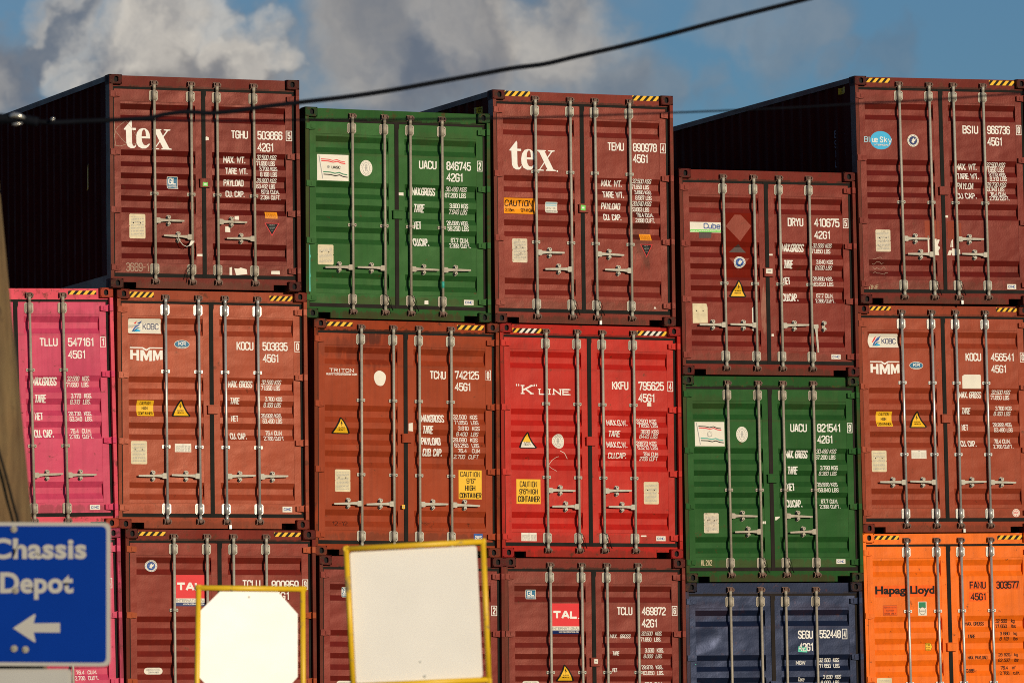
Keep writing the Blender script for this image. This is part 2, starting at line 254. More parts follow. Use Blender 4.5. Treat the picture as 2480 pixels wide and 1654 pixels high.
TEXTS = {
 'TGHU': [('TGHU', 1.573, 0.633, 1.791, 0.733), ('503866', 1.913, 0.631, 2.236, 0.736), ('42G1', 1.912, 0.778, 2.118, 0.883), ('MAX. WT.', 1.483, 0.95, 1.769, 1.031), ('TARE WT.', 1.494, 1.092, 1.782, 1.17), ('PAYLOAD', 1.484, 1.234, 1.742, 1.312), ('CU. CAP.', 1.495, 1.373, 1.741, 1.449), ('32.500 KGS', 1.91, 0.923, 2.165, 0.981), ('71.650 LBS', 1.909, 0.995, 2.148, 1.053), ('3.700 KGS', 1.935, 1.066, 2.166, 1.12), ('8.168 LBS', 1.943, 1.134, 2.161, 1.19), ('28.800 KGS', 1.907, 1.208, 2.164, 1.262), ('63.482 LBS', 1.907, 1.278, 2.147, 1.332), ('67.8 CU.M.', 1.959, 1.348, 2.191, 1.403), ('2.394 CU.FT.', 1.946, 1.416, 2.203, 1.47), ('#5', 2.283, 0.624, 2.356, 0.741), ],
 'UACU': [('UACU', 1.516, 0.605, 1.748, 0.709), ('846745', 1.879, 0.605, 2.204, 0.713), ('#2', 2.289, 0.588, 2.352, 0.712), ('42G1', 1.878, 0.75, 2.094, 0.854), ('MAX.GROSS', 1.43, 0.94, 1.741, 1.034), ('TARE', 1.446, 1.146, 1.59, 1.248), ('NET', 1.445, 1.36, 1.543, 1.456), ('CU.CAP.', 1.441, 1.568, 1.65, 1.665), ('30.480 KGS', 1.878, 0.918, 2.156, 0.973), ('67.200 LBS', 1.871, 0.991, 2.15, 1.05), ('3.600 KGS', 1.916, 1.125, 2.163, 1.184), ('7.940 LBS', 1.916, 1.196, 2.161, 1.255), ('26.880 KGS', 1.883, 1.338, 2.166, 1.397), ('59.260 LBS', 1.889, 1.406, 2.17, 1.465), ('67.7 CU.M.', 1.947, 1.548, 2.184, 1.607), ('2.390 CU.FT.', 1.917, 1.617, 2.2, 1.674), ],
 'TEMU': [('TEMU', 1.566, 0.603, 1.79, 0.707), ('890978', 1.912, 0.603, 2.238, 0.71), ('#4', 2.286, 0.602, 2.353, 0.717), ('45G1', 1.91, 0.744, 2.113, 0.851), ('MAX. WT.', 1.487, 1.076, 1.771, 1.158), ('TARE WT.', 1.492, 1.219, 1.784, 1.301), ('PAYLOAD', 1.485, 1.363, 1.744, 1.443), ('CU. CAP.', 1.499, 1.502, 1.745, 1.582), ('32.500 KGS', 1.904, 1.052, 2.162, 1.107), ('71.650 LBS', 1.903, 1.122, 2.141, 1.177), ('3.890 KGS', 1.933, 1.193, 2.16, 1.244), ('8.587 LBS', 1.937, 1.261, 2.157, 1.316), ('28.610 KGS', 1.9, 1.331, 2.16, 1.389), ('63.063 LBS', 1.899, 1.405, 2.139, 1.459), ('76.4 CU.M.', 1.96, 1.476, 2.185, 1.531), ('2.698 CU.FT.', 1.935, 1.545, 2.197, 1.599), ],
 'DRYU': [('DRYU', 1.514, 0.59, 1.73, 0.695), ('410675', 1.88, 0.589, 2.233, 0.697), ('#5', 2.284, 0.588, 2.352, 0.703), ('42G1', 1.877, 0.749, 2.098, 0.85), ('MAX.GROSS', 1.435, 0.919, 1.743, 1.018), ('TARE', 1.448, 1.125, 1.576, 1.23), ('NET', 1.437, 1.34, 1.536, 1.435), ('CU.CAP.', 1.43, 1.546, 1.651, 1.645), ('32.500 KGS', 1.862, 0.908, 2.125, 0.96), ('71.650 LBS', 1.852, 0.975, 2.115, 1.031), ('3.640 KGS', 1.898, 1.115, 2.13, 1.168), ('8.030 LBS', 1.891, 1.187, 2.124, 1.24), ('28.860 KGS', 1.858, 1.327, 2.125, 1.381), ('63.620 LBS', 1.862, 1.399, 2.129, 1.449), ('67.7 CU.M.', 1.908, 1.539, 2.143, 1.593), ('2.390 CU.FT.', 1.887, 1.608, 2.156, 1.658), ],
 'BSIU': [('BSIU', 1.523, 0.601, 1.744, 0.706), ('966736', 1.872, 0.598, 2.194, 0.706), ('#8', 2.284, 0.587, 2.351, 0.709), ('45G1', 1.869, 0.747, 2.077, 0.855), ('MAX. WT.', 1.425, 1.088, 1.727, 1.169), ('TARE WT.', 1.43, 1.214, 1.738, 1.291), ('PAYLOA', 1.429, 1.338, 1.67, 1.415), ('CU CAP.', 1.42, 1.463, 1.701, 1.54), ('32.500 KGS', 1.857, 1.07, 2.124, 1.127), ('71.650 LBS', 1.848, 1.131, 2.11, 1.188), ('3.770 KGS', 1.887, 1.198, 2.122, 1.253), ('8.310 LBS', 1.889, 1.255, 2.129, 1.309), ('28.730 KGS', 1.851, 1.326, 2.126, 1.381), ('63.340 LBS', 1.843, 1.383, 2.109, 1.438), ('76.4 CU.M.', 1.905, 1.447, 2.136, 1.504), ('2.700 CU.FT.', 1.881, 1.504, 2.163, 1.557), ],
 'TLLU': [('TLLU', 1.514, 0.601, 1.743, 0.7), ('547161', 1.872, 0.602, 2.198, 0.703), ('#1', 2.282, 0.592, 2.344, 0.709), ('45G1', 1.87, 0.752, 2.088, 0.851), ('MAX.GROSS', 1.419, 1.073, 1.729, 1.174), ('TARE', 1.437, 1.282, 1.584, 1.381), ('NET', 1.434, 1.497, 1.539, 1.59), ('CU. CAP.', 1.428, 1.703, 1.675, 1.801), ('32.500  KGS.', 1.857, 1.063, 2.146, 1.12), ('71.650  LBS.', 1.853, 1.134, 2.142, 1.191), ('3.770  KGS.', 1.893, 1.271, 2.159, 1.328), ('8.310  LBS.', 1.89, 1.342, 2.151, 1.399), ('28.730  KGS.', 1.864, 1.486, 2.157, 1.54), ('63.340  LBS.', 1.87, 1.551, 2.161, 1.606), ('76.4  CU.M.', 1.89, 1.694, 2.154, 1.749), ('2.700  CU.FT.', 1.869, 1.761, 2.166, 1.816), ],
 'KOCU': [('KOCU', 1.544, 0.611, 1.762, 0.715), ('503835', 1.878, 0.611, 2.204, 0.715), ('#0', 2.294, 0.6, 2.368, 0.722), ('45G1', 1.882, 0.758, 2.084, 0.859), ('MAX. GROSS', 1.444, 1.088, 1.755, 1.169), ('TARE', 1.456, 1.293, 1.578, 1.372), ('NET', 1.464, 1.511, 1.561, 1.586), ('CU. CAP.', 1.458, 1.722, 1.673, 1.799), ('32.500 KGS', 1.871, 1.073, 2.124, 1.129), ('71.650 LBS', 1.866, 1.14, 2.115, 1.198), ('3.700 KGS', 1.905, 1.279, 2.126, 1.333), ('8.160 LBS', 1.895, 1.347, 2.119, 1.405), ('28.800 KGS', 1.858, 1.482, 2.117, 1.536), ('63.490 LBS', 1.87, 1.547, 2.123, 1.603), ('76.4 CU.M', 1.919, 1.69, 2.129, 1.744), ('2.700 CU.FT', 1.89, 1.757, 2.149, 1.811), ],
 'TCNU': [('TCNU', 1.539, 0.605, 1.751, 0.706), ('742125', 1.87, 0.598, 2.191, 0.7), ('#0', 2.276, 0.584, 2.342, 0.705), ('45G1', 1.869, 0.745, 2.077, 0.845), ('MAXGROSS', 1.43, 1.145, 1.736, 1.239), ('TARE', 1.444, 1.283, 1.585, 1.381), ('PAYLOAD', 1.433, 1.426, 1.689, 1.52), ('CUB. CAP.', 1.443, 1.563, 1.703, 1.657), ('32.500  KGS', 1.859, 1.138, 2.18, 1.192), ('71.650  LBS', 1.865, 1.207, 2.184, 1.259), ('3.810  KGS', 1.908, 1.28, 2.196, 1.332), ('8.400  LBS', 1.897, 1.351, 2.187, 1.401), ('28.690  KGS', 1.858, 1.421, 2.183, 1.473), ('63.250  LBS', 1.864, 1.49, 2.191, 1.542), ('76.4   CUM', 1.906, 1.558, 2.199, 1.608), ('2.700  CUFT', 1.863, 1.63, 2.188, 1.68), ],
 'KKFU': [('KKFU', 1.527, 0.692, 1.748, 0.796), ('795625', 1.885, 0.688, 2.232, 0.797), ('#4', 2.282, 0.683, 2.35, 0.804), ('45G1', 1.881, 0.841, 2.103, 0.946), ('MAX.G.W.', 1.456, 1.17, 1.738, 1.245), ('TARE', 1.473, 1.306, 1.635, 1.384), ('MAX.C.W.', 1.457, 1.443, 1.735, 1.519), ('CU.CAP.', 1.466, 1.579, 1.718, 1.654), ('32500 KGS', 1.865, 1.156, 2.139, 1.208), ('71650 LBS', 1.877, 1.21, 2.145, 1.262), ('3830 KGS', 1.909, 1.289, 2.152, 1.344), ('8440 LBS', 1.902, 1.35, 2.147, 1.398), ('28670 KGS', 1.863, 1.431, 2.138, 1.484), ('63210 LBS', 1.869, 1.488, 2.143, 1.538), ('764 CUM', 1.94, 1.569, 2.142, 1.621), ('2700 CUFT', 1.899, 1.625, 2.144, 1.676), ],
 'UACV': [('UACU', 1.496, 0.596, 1.725, 0.698), ('821541', 1.869, 0.594, 2.19, 0.698), ('#9', 2.287, 0.585, 2.352, 0.703), ('42G1', 1.867, 0.741, 2.078, 0.842), ('MAX. GROSS', 1.431, 0.93, 1.742, 1.028), ('TARE', 1.447, 1.134, 1.589, 1.232), ('NET', 1.436, 1.345, 1.544, 1.441), ('CU.CAP.', 1.429, 1.553, 1.651, 1.647), ('30.480 KGS', 1.858, 0.914, 2.137, 0.968), ('67.200 LBS', 1.851, 0.987, 2.13, 1.041), ('3.790 KGS', 1.898, 1.124, 2.143, 1.177), ('8.360 LBS', 1.889, 1.195, 2.134, 1.245), ('26.690 KGS', 1.861, 1.333, 2.14, 1.383), ('58.840 LBS', 1.867, 1.404, 2.146, 1.456), ('67.7 CU.M.', 1.918, 1.544, 2.152, 1.596), ('2.390 CU.FT.', 1.89, 1.612, 2.171, 1.662), ],
 'KOCV': [('KOCU', 1.532, 0.603, 1.753, 0.706), ('456541', 1.892, 0.604, 2.218, 0.705), ('#8', 2.308, 0.594, 2.38, 0.713), ('45G1', 1.892, 0.756, 2.103, 0.855), ('MAX. GROSS', 1.446, 1.096, 1.757, 1.177), ('TARE', 1.46, 1.304, 1.585, 1.383), ('NET', 1.452, 1.516, 1.545, 1.592), ('CU. CAP.', 1.443, 1.721, 1.664, 1.798), ('32.500 KGS', 1.899, 1.075, 2.166, 1.128), ('71.650 LBS', 1.892, 1.14, 2.155, 1.197), ('3.700 KGS', 1.935, 1.282, 2.166, 1.336), ('8.160 LBS', 1.924, 1.348, 2.16, 1.401), ('28.800 KGS', 1.9, 1.492, 2.165, 1.544), ('63.490 LBS', 1.909, 1.559, 2.174, 1.611), ('76.4 CU.M.', 1.923, 1.7, 2.156, 1.755), ('2.700 CU.FT.', 1.898, 1.769, 2.179, 1.821), ],
 'TLLV': [('76.4  CU.M.', 1.872, 1.698, 2.136, 1.745), ('2.700  CU.FT.', 1.85, 1.766, 2.148, 1.816), ('#4', 2.279, 0.598, 2.336, 0.714), ],
 'TCLUa': [('TCLU', 1.51, 0.609, 1.741, 0.714), ('800859', 1.885, 0.614, 2.236, 0.729), ('#9', 2.287, 0.604, 2.352, 0.718), ('45G1', 1.866, 0.754, 2.11, 0.851), ],
 'C2': [('#2', 2.284, 0.595, 2.353, 0.713), ],
 'TCLUb': [('TCLU', 1.532, 0.602, 1.741, 0.703), ('469872', 1.869, 0.603, 2.194, 0.704), ('#6', 2.28, 0.591, 2.345, 0.706), ('42G1', 1.867, 0.752, 2.073, 0.855), ('MAX.  GROSS', 1.449, 0.941, 1.727, 0.989), ('TARE', 1.466, 1.152, 1.559, 1.203), ('NET', 1.463, 1.359, 1.533, 1.409), ('CU.  CAP.', 1.46, 1.568, 1.642, 1.617), ('32.500  KGS.', 1.866, 0.905, 2.148, 0.954), ('71.650  LBS.', 1.863, 0.978, 2.144, 1.028), ('3.630  KGS.', 1.903, 1.114, 2.162, 1.166), ('8.000  LBS.', 1.895, 1.189, 2.15, 1.236), ('28.870  KGS.', 1.868, 1.324, 2.155, 1.374), ('63.650  LBS.', 1.875, 1.395, 2.158, 1.446), ('67.7  CU.M.', 1.913, 1.533, 2.156, 1.584), ],
 'SEGU': [('SEGU', 1.564, 0.603, 1.769, 0.706), ('552448', 1.861, 0.598, 2.156, 0.701), ('#4', 2.179, 0.588, 2.242, 0.71), ('42G1', 1.571, 0.76, 1.769, 0.862), ('MGW', 1.544, 0.981, 1.675, 1.03), ('Tare', 1.554, 1.191, 1.647, 1.24), ('32 500  KGS', 1.864, 0.951, 2.141, 1.001), ('71 650  LBS', 1.865, 1.023, 2.143, 1.074), ('3 630  KGS', 1.899, 1.163, 2.148, 1.212), ('8 000  LBS', 1.884, 1.233, 2.135, 1.283), ],
 'FANU': [('FANU', 1.513, 0.616, 1.742, 0.708), ('303577', 1.889, 0.616, 2.212, 0.712), ('45G1', 1.523, 0.764, 1.738, 0.857), ('MAX. GROSS', 1.449, 1.126, 1.717, 1.176), ('TARE', 1.465, 1.289, 1.571, 1.337), ('MAX. PAYLOAD', 1.457, 1.56, 1.735, 1.605), ('CUBE', 1.444, 1.723, 1.558, 1.771), ('32 500   kg', 1.881, 1.096, 2.154, 1.144), ('71 650   lbs', 1.879, 1.164, 2.169, 1.211), ('3 680   kg', 1.922, 1.259, 2.166, 1.304), ('8 113   lbs', 1.92, 1.325, 2.179, 1.37), ('28 820   kg', 1.892, 1.53, 2.166, 1.572), ('63 537   lbs', 1.891, 1.598, 2.181, 1.643), ('76.4   m~', 1.938, 1.692, 2.149, 1.739), ('2 700   cuft', 1.915, 1.761, 2.192, 1.806), ],
}
STICKERS = {
 'TGHU': [('tex', 0.204, 0.545, 0.808, 0.892), ('gl', 0.754, 1.218, 0.891, 1.366), ('plate', 0.263, 1.683, 0.467, 1.981), ('tri_sheet', 2.005, 1.619, 2.162, 1.7), ('tri_down', 1.993, 1.755, 2.185, 1.913), ('scrap', 1.597, 2.308, 1.764, 2.405), ('slip', 1.536, 2.303, 1.569, 2.415), ('slip', 2.071, 2.338, 2.185, 2.382), ('slip', 1.123, 2.152, 1.204, 2.182), ('slip', 1.261, 2.149, 1.335, 2.18), ('slip', 1.608, 1.678, 1.665, 1.726), ('slip', 1.486, 1.806, 1.551, 1.88), ('scrawl_num', 0.216, 2.278, 0.507, 2.38), ('tag_green', 1.188, 1.28, 1.254, 1.33), ('scrap', 1.224, 0.718, 1.288, 0.77), ('scribble', 0.064, 0.559, 0.361, 0.861), ],
 'UACU': [('flag', 0.178, 0.572, 0.589, 0.892), ('oval', 0.738, 0.625, 0.901, 0.821), ('cimc', 2.101, 2.314, 2.227, 2.378), ('plate', 0.183, 1.683, 0.387, 1.928), ('slip', 1.243, 1.009, 1.309, 1.048), ('slip', 1.577, 2.334, 1.629, 2.383), ('drip', 0.036, 1.699, 0.069, 2.272), ],
 'TEMU': [('tex_dot', 0.244, 0.623, 0.863, 0.986), ('caution_wide', 0.164, 1.335, 0.591, 1.53), ('dnv', 0.729, 1.37, 0.892, 1.505), ('plate_rust', 0.266, 1.84, 0.468, 2.137), ('tri_sheet', 1.996, 1.74, 2.15, 1.822), ('tri_down', 1.994, 1.869, 2.163, 2.033), ('tag_green', 1.174, 1.403, 1.24, 1.474), ('stripe', 0.177, 0.004, 0.523, 0.069), ('stripe', 1.908, 0.007, 2.264, 0.069), ('tinytri', 2.166, 2.645, 2.202, 2.676), ],
 'DRYU': [('cube', 0.167, 0.665, 0.592, 0.796), ('patch_dark', 0.284, 0.782, 0.463, 0.868), ('patch_red', 0.658, 0.54, 1.01, 1.355), ('seal', 0.756, 1.09, 0.917, 1.237), ('warn', 0.702, 1.386, 0.937, 1.601), ('plate_torn', 0.181, 1.689, 0.385, 1.938), ('cimc', 2.079, 2.309, 2.208, 2.37), ('slip', 0.996, 1.719, 1.018, 2.033), ('tag_white', 1.179, 1.236, 1.27, 1.305), ('slip', 1.256, 2.06, 1.288, 2.092), ('slip', 1.246, 1.05, 1.295, 1.072), ],
 'BSIU': [('bluesky', 0.224, 0.693, 0.522, 0.927), ('seal_dark', 0.741, 0.728, 0.9, 0.886), ('plate_rust', 0.262, 1.948, 0.469, 2.228), ('patch_white', 0.989, 2.015, 1.16, 2.268), ('patch_white2', 1.259, 2.049, 1.442, 2.269), ('patch_rustred', 0.951, 1.828, 1.466, 2.058), ('one', 0.149, 2.654, 0.281, 2.71), ('cimc', 2.09, 2.628, 2.216, 2.693), ('stripe', 0.174, 0.018, 0.516, 0.075), ('stripe', 1.909, 0.018, 2.267, 0.079), ('slip', 1.234, 1.755, 1.283, 1.785), ('scrawl', 0.201, 2.284, 0.543, 2.536), ],
 'TLLU': [('cimc', 2.098, 2.613, 2.226, 2.672), ('stripe', 1.884, 0.033, 2.242, 0.081), ],
 'KOCU': [('kobc', 0.164, 0.35, 0.586, 0.53), ('hmm', 0.181, 0.697, 0.597, 0.873), ('kr', 0.747, 0.603, 0.941, 0.707), ('caution_high', 0.269, 1.34, 0.484, 1.528), ('warn', 0.707, 1.323, 0.949, 1.534), ('plate', 0.184, 1.833, 0.389, 2.112), ('tablelabel', 0.743, 1.86, 0.951, 1.961), ('cimc', 2.115, 2.613, 2.239, 2.681), ('stripe', 0.178, 0.029, 0.485, 0.094), ('stripe', 1.97, 0.046, 2.265, 0.106), ],
 'TCNU': [('triton', 0.226, 0.603, 0.54, 0.647), ('www', 0.183, 0.651, 0.584, 0.685), ('blob', 0.806, 0.616, 0.961, 0.808), ('warn', 0.258, 1.197, 0.499, 1.403), ('plate', 0.292, 1.84, 0.492, 2.113), ('caution_tall', 1.914, 1.821, 2.219, 2.178), ('bis', 2.063, 2.601, 2.228, 2.691), ('scrawl_12', 0.26, 2.473, 0.462, 2.53), ('stripe', 0.177, 0.034, 0.522, 0.085), ('stripe', 1.896, 0.031, 2.25, 0.089), ('slip', 1.256, 1.251, 1.313, 1.356), ('tag_yellow', 1.148, 2.262, 1.189, 2.314), ],
 'KKFU': [('kline', 0.241, 0.747, 0.952, 0.882), ('warn_white', 0.267, 1.339, 0.51, 1.545), ('oval', 0.725, 1.358, 0.886, 1.539), ('caution_sq', 0.227, 1.926, 0.549, 2.231), ('plate', 1.942, 1.94, 2.144, 2.217), ('tablelabel', 0.285, 2.588, 0.489, 2.69), ('cimc', 2.101, 2.615, 2.228, 2.675), ('stripe_white', 0.189, 0.056, 0.576, 0.114), ('stripe_white', 1.864, 0.056, 2.268, 0.114), ('slip', 2, 0.949, 2.057, 0.998), ('scratch', 0.66, 1.568, 0.925, 1.819), ('slip', 1.893, 2.606, 1.969, 2.625), ],
 'UACV': [('flag_wheel', 0.186, 0.579, 0.59, 0.883), ('oval', 0.751, 0.635, 0.911, 0.831), ('plate_rust', 0.284, 1.721, 0.487, 1.971), ('cimc', 2.093, 2.301, 2.217, 2.36), ('scrawl_hl', 0.233, 2.307, 0.382, 2.376), ('slip', 1.259, 1.764, 1.325, 1.812), ('slip', 1.088, 1.822, 1.131, 1.857), ],
 'KOCV': [('kobc', 0.185, 0.367, 0.596, 0.542), ('hmm', 0.188, 0.716, 0.597, 0.891), ('kr', 0.738, 0.719, 0.931, 0.816), ('caution_high', 0.265, 1.353, 0.486, 1.543), ('warn', 0.714, 1.347, 0.96, 1.562), ('plate', 0.177, 1.848, 0.385, 2.12), ('tablelabel', 0.735, 1.845, 0.945, 1.952), ('square_white', 1.478, 0.878, 1.742, 1.059), ('ccic', 2.137, 2.591, 2.243, 2.695), ('stripe', 0.194, 0.02, 0.488, 0.072), ('stripe', 1.977, 0.023, 2.285, 0.073), ],
 'TLLV': [],
 'TCLUa': [('tal', 0.658, 0.552, 1.028, 0.929), ('seal', 0.277, 0.373, 0.436, 0.515), ('corten', 0.259, 1.669, 0.495, 1.749), ('stripe', 0.181, 0.033, 0.528, 0.082), ('stripe', 1.92, 0.031, 2.263, 0.084), ],
 'C2': [('gl', 0.326, 0.381, 0.406, 0.504), ('corten', 0.257, 1.522, 0.485, 1.6), ],
 'TCLUb': [('gl', 0.324, 0.392, 0.46, 0.508), ('tal', 0.66, 0.561, 1.026, 0.939), ('warn', 0.712, 1.314, 0.955, 1.525), ('corten', 0.27, 1.517, 0.497, 1.582), ('tag_white', 1.199, 1.249, 1.25, 1.307), ],
 'SEGU': [('washed', 1.561, 0.799, 1.691, 0.877), ('scrap_green', 0.123, 1.005, 0.171, 1.044), ],
 'FANU': [('patch_orange', 0.182, 0.658, 1.019, 0.805), ('patch_orange', 1.51, 0.607, 1.749, 0.721), ('patch_orange', 1.883, 0.604, 2.219, 0.722), ('patch_orange', 1.505, 0.751, 1.748, 0.87), ('hapag', 0.186, 0.665, 1.017, 0.799), ('repair', 0.289, 0.908, 0.485, 1.036), ('greenwhite', 0.78, 0.865, 0.9, 1.041), ('tir', 0.884, 1.389, 0.985, 1.485), ('plate', 0.178, 1.824, 0.385, 2.06), ('stripe', 0.188, 0.028, 0.532, 0.079), ('stripe', 1.915, 0.033, 2.269, 0.086), ],
}
# name: (x, y, z of the bottom centre of the front, roll, yaw, height)
PLACE = {
 'TGHU': (3.6952, -0.0925, 2.7995, 0.00824, -0.00776, 2.591),
 'KOCU': (3.7779, -0.0024, -0.1018, 0.00789, -0.00612, 2.896),
 'TCLUa': (3.8224, -0.0299, -2.9979, 0.00894, -0.00254, 2.896),
 'UACU': (6.2224, -0.0003, 2.4497, 0.01506, -0.00091, 2.591),
 'TCNU': (6.2992, 0.0508, -0.4413, 0.01625, -0.00275, 2.896),
 'C2': (6.2956, -0.0047, -3.0296, 0.01587, 0.00464, 2.591),
 'TEMU': (8.7106, 0.0057, 2.4140, 0.00973, 0.00450, 2.896),
 'KKFU': (8.7526, 0.0391, -0.4679, 0.01118, 0.00381, 2.896),
 'TCLUb': (8.7371, 0.0059, -3.0593, 0.01024, 0.00303, 2.591),
 'DRYU': (11.2238, 0.0061, 1.8010, 0.00282, 0.00062, 2.591),
 'UACV': (11.2251, 0.0387, -0.7834, 0.00180, -0.00171, 2.591),
 'SEGU': (11.1919, 0.0259, -3.3736, 0.00197, 0.00298, 2.591),
 'BSIU': (13.6735, -0.0654, 2.7386, -0.00343, -0.00834, 2.896),
 'KOCV': (13.6728, 0.0428, -0.1670, -0.00074, -0.00048, 2.896),
 'FANU': (13.6697, 0.0393, -3.0639, -0.00292, -0.00045, 2.896),
 'TLLU': (1.3336, -0.0219, -0.0980, -0.00970, -0.00027, 2.896),
 'TLLV': (1.3695, -0.0373, -2.9912, -0.00859, -0.00041, 2.896),
}

# ------------------------------------------------------------------ lettering
GL = {
'0': '1,0 3,0 4,1 4,7 3,8 1,8 0,7 0,1 1,0', '1': '.7,6.4 2.1,8 2.1,0', '2': '0,6.4 0,7 1,8 3,8 4,7 4,5.2 0,1.2 0,0 4,0',
'3': '0,6.6 0,7 1,8 3,8 4,7 4,5.1 3,4.2 1.4,4.2;3,4.2 4,3.3 4,1 3,0 1,0 0,1 0,1.5', '4': '3,0 3,8 0,2.4 4.3,2.4',
'5': '3.8,8 .1,8 .1,4.3 1,4.9 3,4.9 4,4 4,1 3,0 1,0 0,1 0,1.6', '6': '4,6.6 4,7 3,8 1,8 0,7 0,1 1,0 3,0 4,1 4,3.8 3,4.7 1,4.7 0,4.1',
'7': '0,6.9 0,8 4,8 1.5,0', '8': '1,4.2 0,5 0,7 1,8 3,8 4,7 4,5 3,4.2 1,4.2 0,3.4 0,1 1,0 3,0 4,1 4,3.4 3,4.2',
'9': '0,1.4 0,1 1,0 3,0 4,1 4,7 3,8 1,8 0,7 0,4.2 1,3.3 3,3.3 4,3.9',
'A': '0,0 1.7,8 2.3,8 4,0;.6,2.5 3.4,2.5', 'B': '0,0 0,8 3,8 4,7 4,5 3,4.2 0,4.2;3,4.2 4,3.4 4,1 3,0 0,0', 'C': '4,6 4,7 3,8 1,8 0,7 0,1 1,0 3,0 4,1 4,2',
'D': '0,0 0,8 3,8 4,7 4,1 3,0 0,0', 'E': '3.6,8 0,8 0,0 3.6,0;0,4.2 3.1,4.2', 'F': '3.6,8 0,8 0,0;0,4.2 3.1,4.2',
'G': '4,6 4,7 3,8 1,8 0,7 0,1 1,0 3,0 4,1 4,3.8 2.3,3.8', 'H': '0,0 0,8;4,0 4,8;0,4.1 4,4.1', 'I': '1,0 1,8', 'K': '0,0 0,8;4,8 .5,3.8;1.2,4.7 4,0', 'L': '0,8 0,0 3.4,0',
'M': '0,0 0,8 2.4,2.5 4.8,8 4.8,0', 'N': '0,0 0,8 4,0 4,8', 'O': '1,0 3,0 4,1 4,7 3,8 1,8 0,7 0,1 1,0', 'P': '0,0 0,8 3,8 4,7 4,4.8 3,3.8 0,3.8',
'R': '0,0 0,8 3,8 4,7 4,5 3,4.1 0,4.1;2.2,4.1 4,0', 'S': '4,6.4 4,7 3,8 1,8 0,7 0,5.2 4,2.8 4,1 3,0 1,0 0,1 0,1.7', 'T': '0,8 4,8;2,8 2,0',
'U': '0,8 0,1 1,0 3,0 4,1 4,8', 'V': '0,8 1.8,0 2.2,0 4,8', 'W': '0,8 1.4,0 3,7 4.6,0 6,8', 'X': '0,0 4,8;0,8 4,0', 'Y': '0,8 2,4 4,8;2,4 2,0', 'Z': '0,8 4,8 0,0 4,0',
'a': '.2,5 1,5.6 2.6,5.6 3.3,4.9 3.3,0;3.3,3.3 1,3.2 0,2.4 0,.8 .8,0 2.4,0 3.3,.9', 'b': '0,8 0,0 2.6,0 3.4,.8 3.4,4.8 2.6,5.6 0,5.4', 'c': '3.2,4.4 2.6,5.6 .8,5.6 0,4.8 0,.8 .8,0 2.6,0 3.2,1',
'e': '0,3 3.4,3 3.4,4.8 2.6,5.6 .8,5.6 0,4.8 0,.8 .8,0 2.8,0 3.3,.9', 'f': '2.6,8 1.4,8 .9,7.3 .9,0;0,5.5 2.4,5.5', 'g': '3.4,5.6 3.4,-1.4 2.6,-2.2 .4,-2.2;3.4,.2 .8,.2 0,1 0,4.8 .8,5.6 3.4,5.4',
'k': '0,8 0,0;3.2,5.6 .4,2.7;1.2,3.4 3.4,0', 'l': '.6,8 .6,0', 'm': '0,0 0,5.6 1.9,5.6 2.4,5 2.4,0;2.4,5.3 4.3,5.6 4.8,5 4.8,0', 'o': '.8,0 2.6,0 3.4,.8 3.4,4.8 2.6,5.6 .8,5.6 0,4.8 0,.8 .8,0',
'r': '0,0 0,5.6;0,4.6 1,5.6 2.3,5.6', 's': '3,4.7 2.4,5.6 .7,5.6 0,4.8 0,3.8 3,1.8 3,.8 2.3,0 .6,0 0,.9', 't': '1,7.4 1,.8 1.7,0 2.6,.1;0,5.5 2.5,5.5', 'u': '0,5.6 0,.8 .8,0 3.3,.2;3.3,5.6 3.3,0',
'.': '.3,0 .3,1', '~': '0,8 1.3,8 .5,7 1.3,6.4 0,5.4', "'": '.4,8 .4,6', '"': '.2,8 .2,6;1.3,8 1.3,6', '-': '.3,4 2.7,4', '/': '0,0 2.6,8', ' ': '', ':': '.3,1 .3,2;.3,5 .3,6',
}
WID = {'1': 2.4, 'I': 2., '.': .7, ' ': 2.0, 'M': 4.8, 'W': 6., "'": .8, '"': 1.6, 'l': 1.2, 't': 2.6, 'f': 2.6, 'r': 2.4, '-': 3, 'm': 4.8, '/': 2.6, '~': 1.4, 'E': 3.6, 'F': 3.6, 'L': 3.4, 'a': 3.4, 'b': 3.4, 'c': 3.3, 'e': 3.4, 'g': 3.4, 'k': 3.3, 'o': 3.4, 's': 3.1, 'u': 3.4}

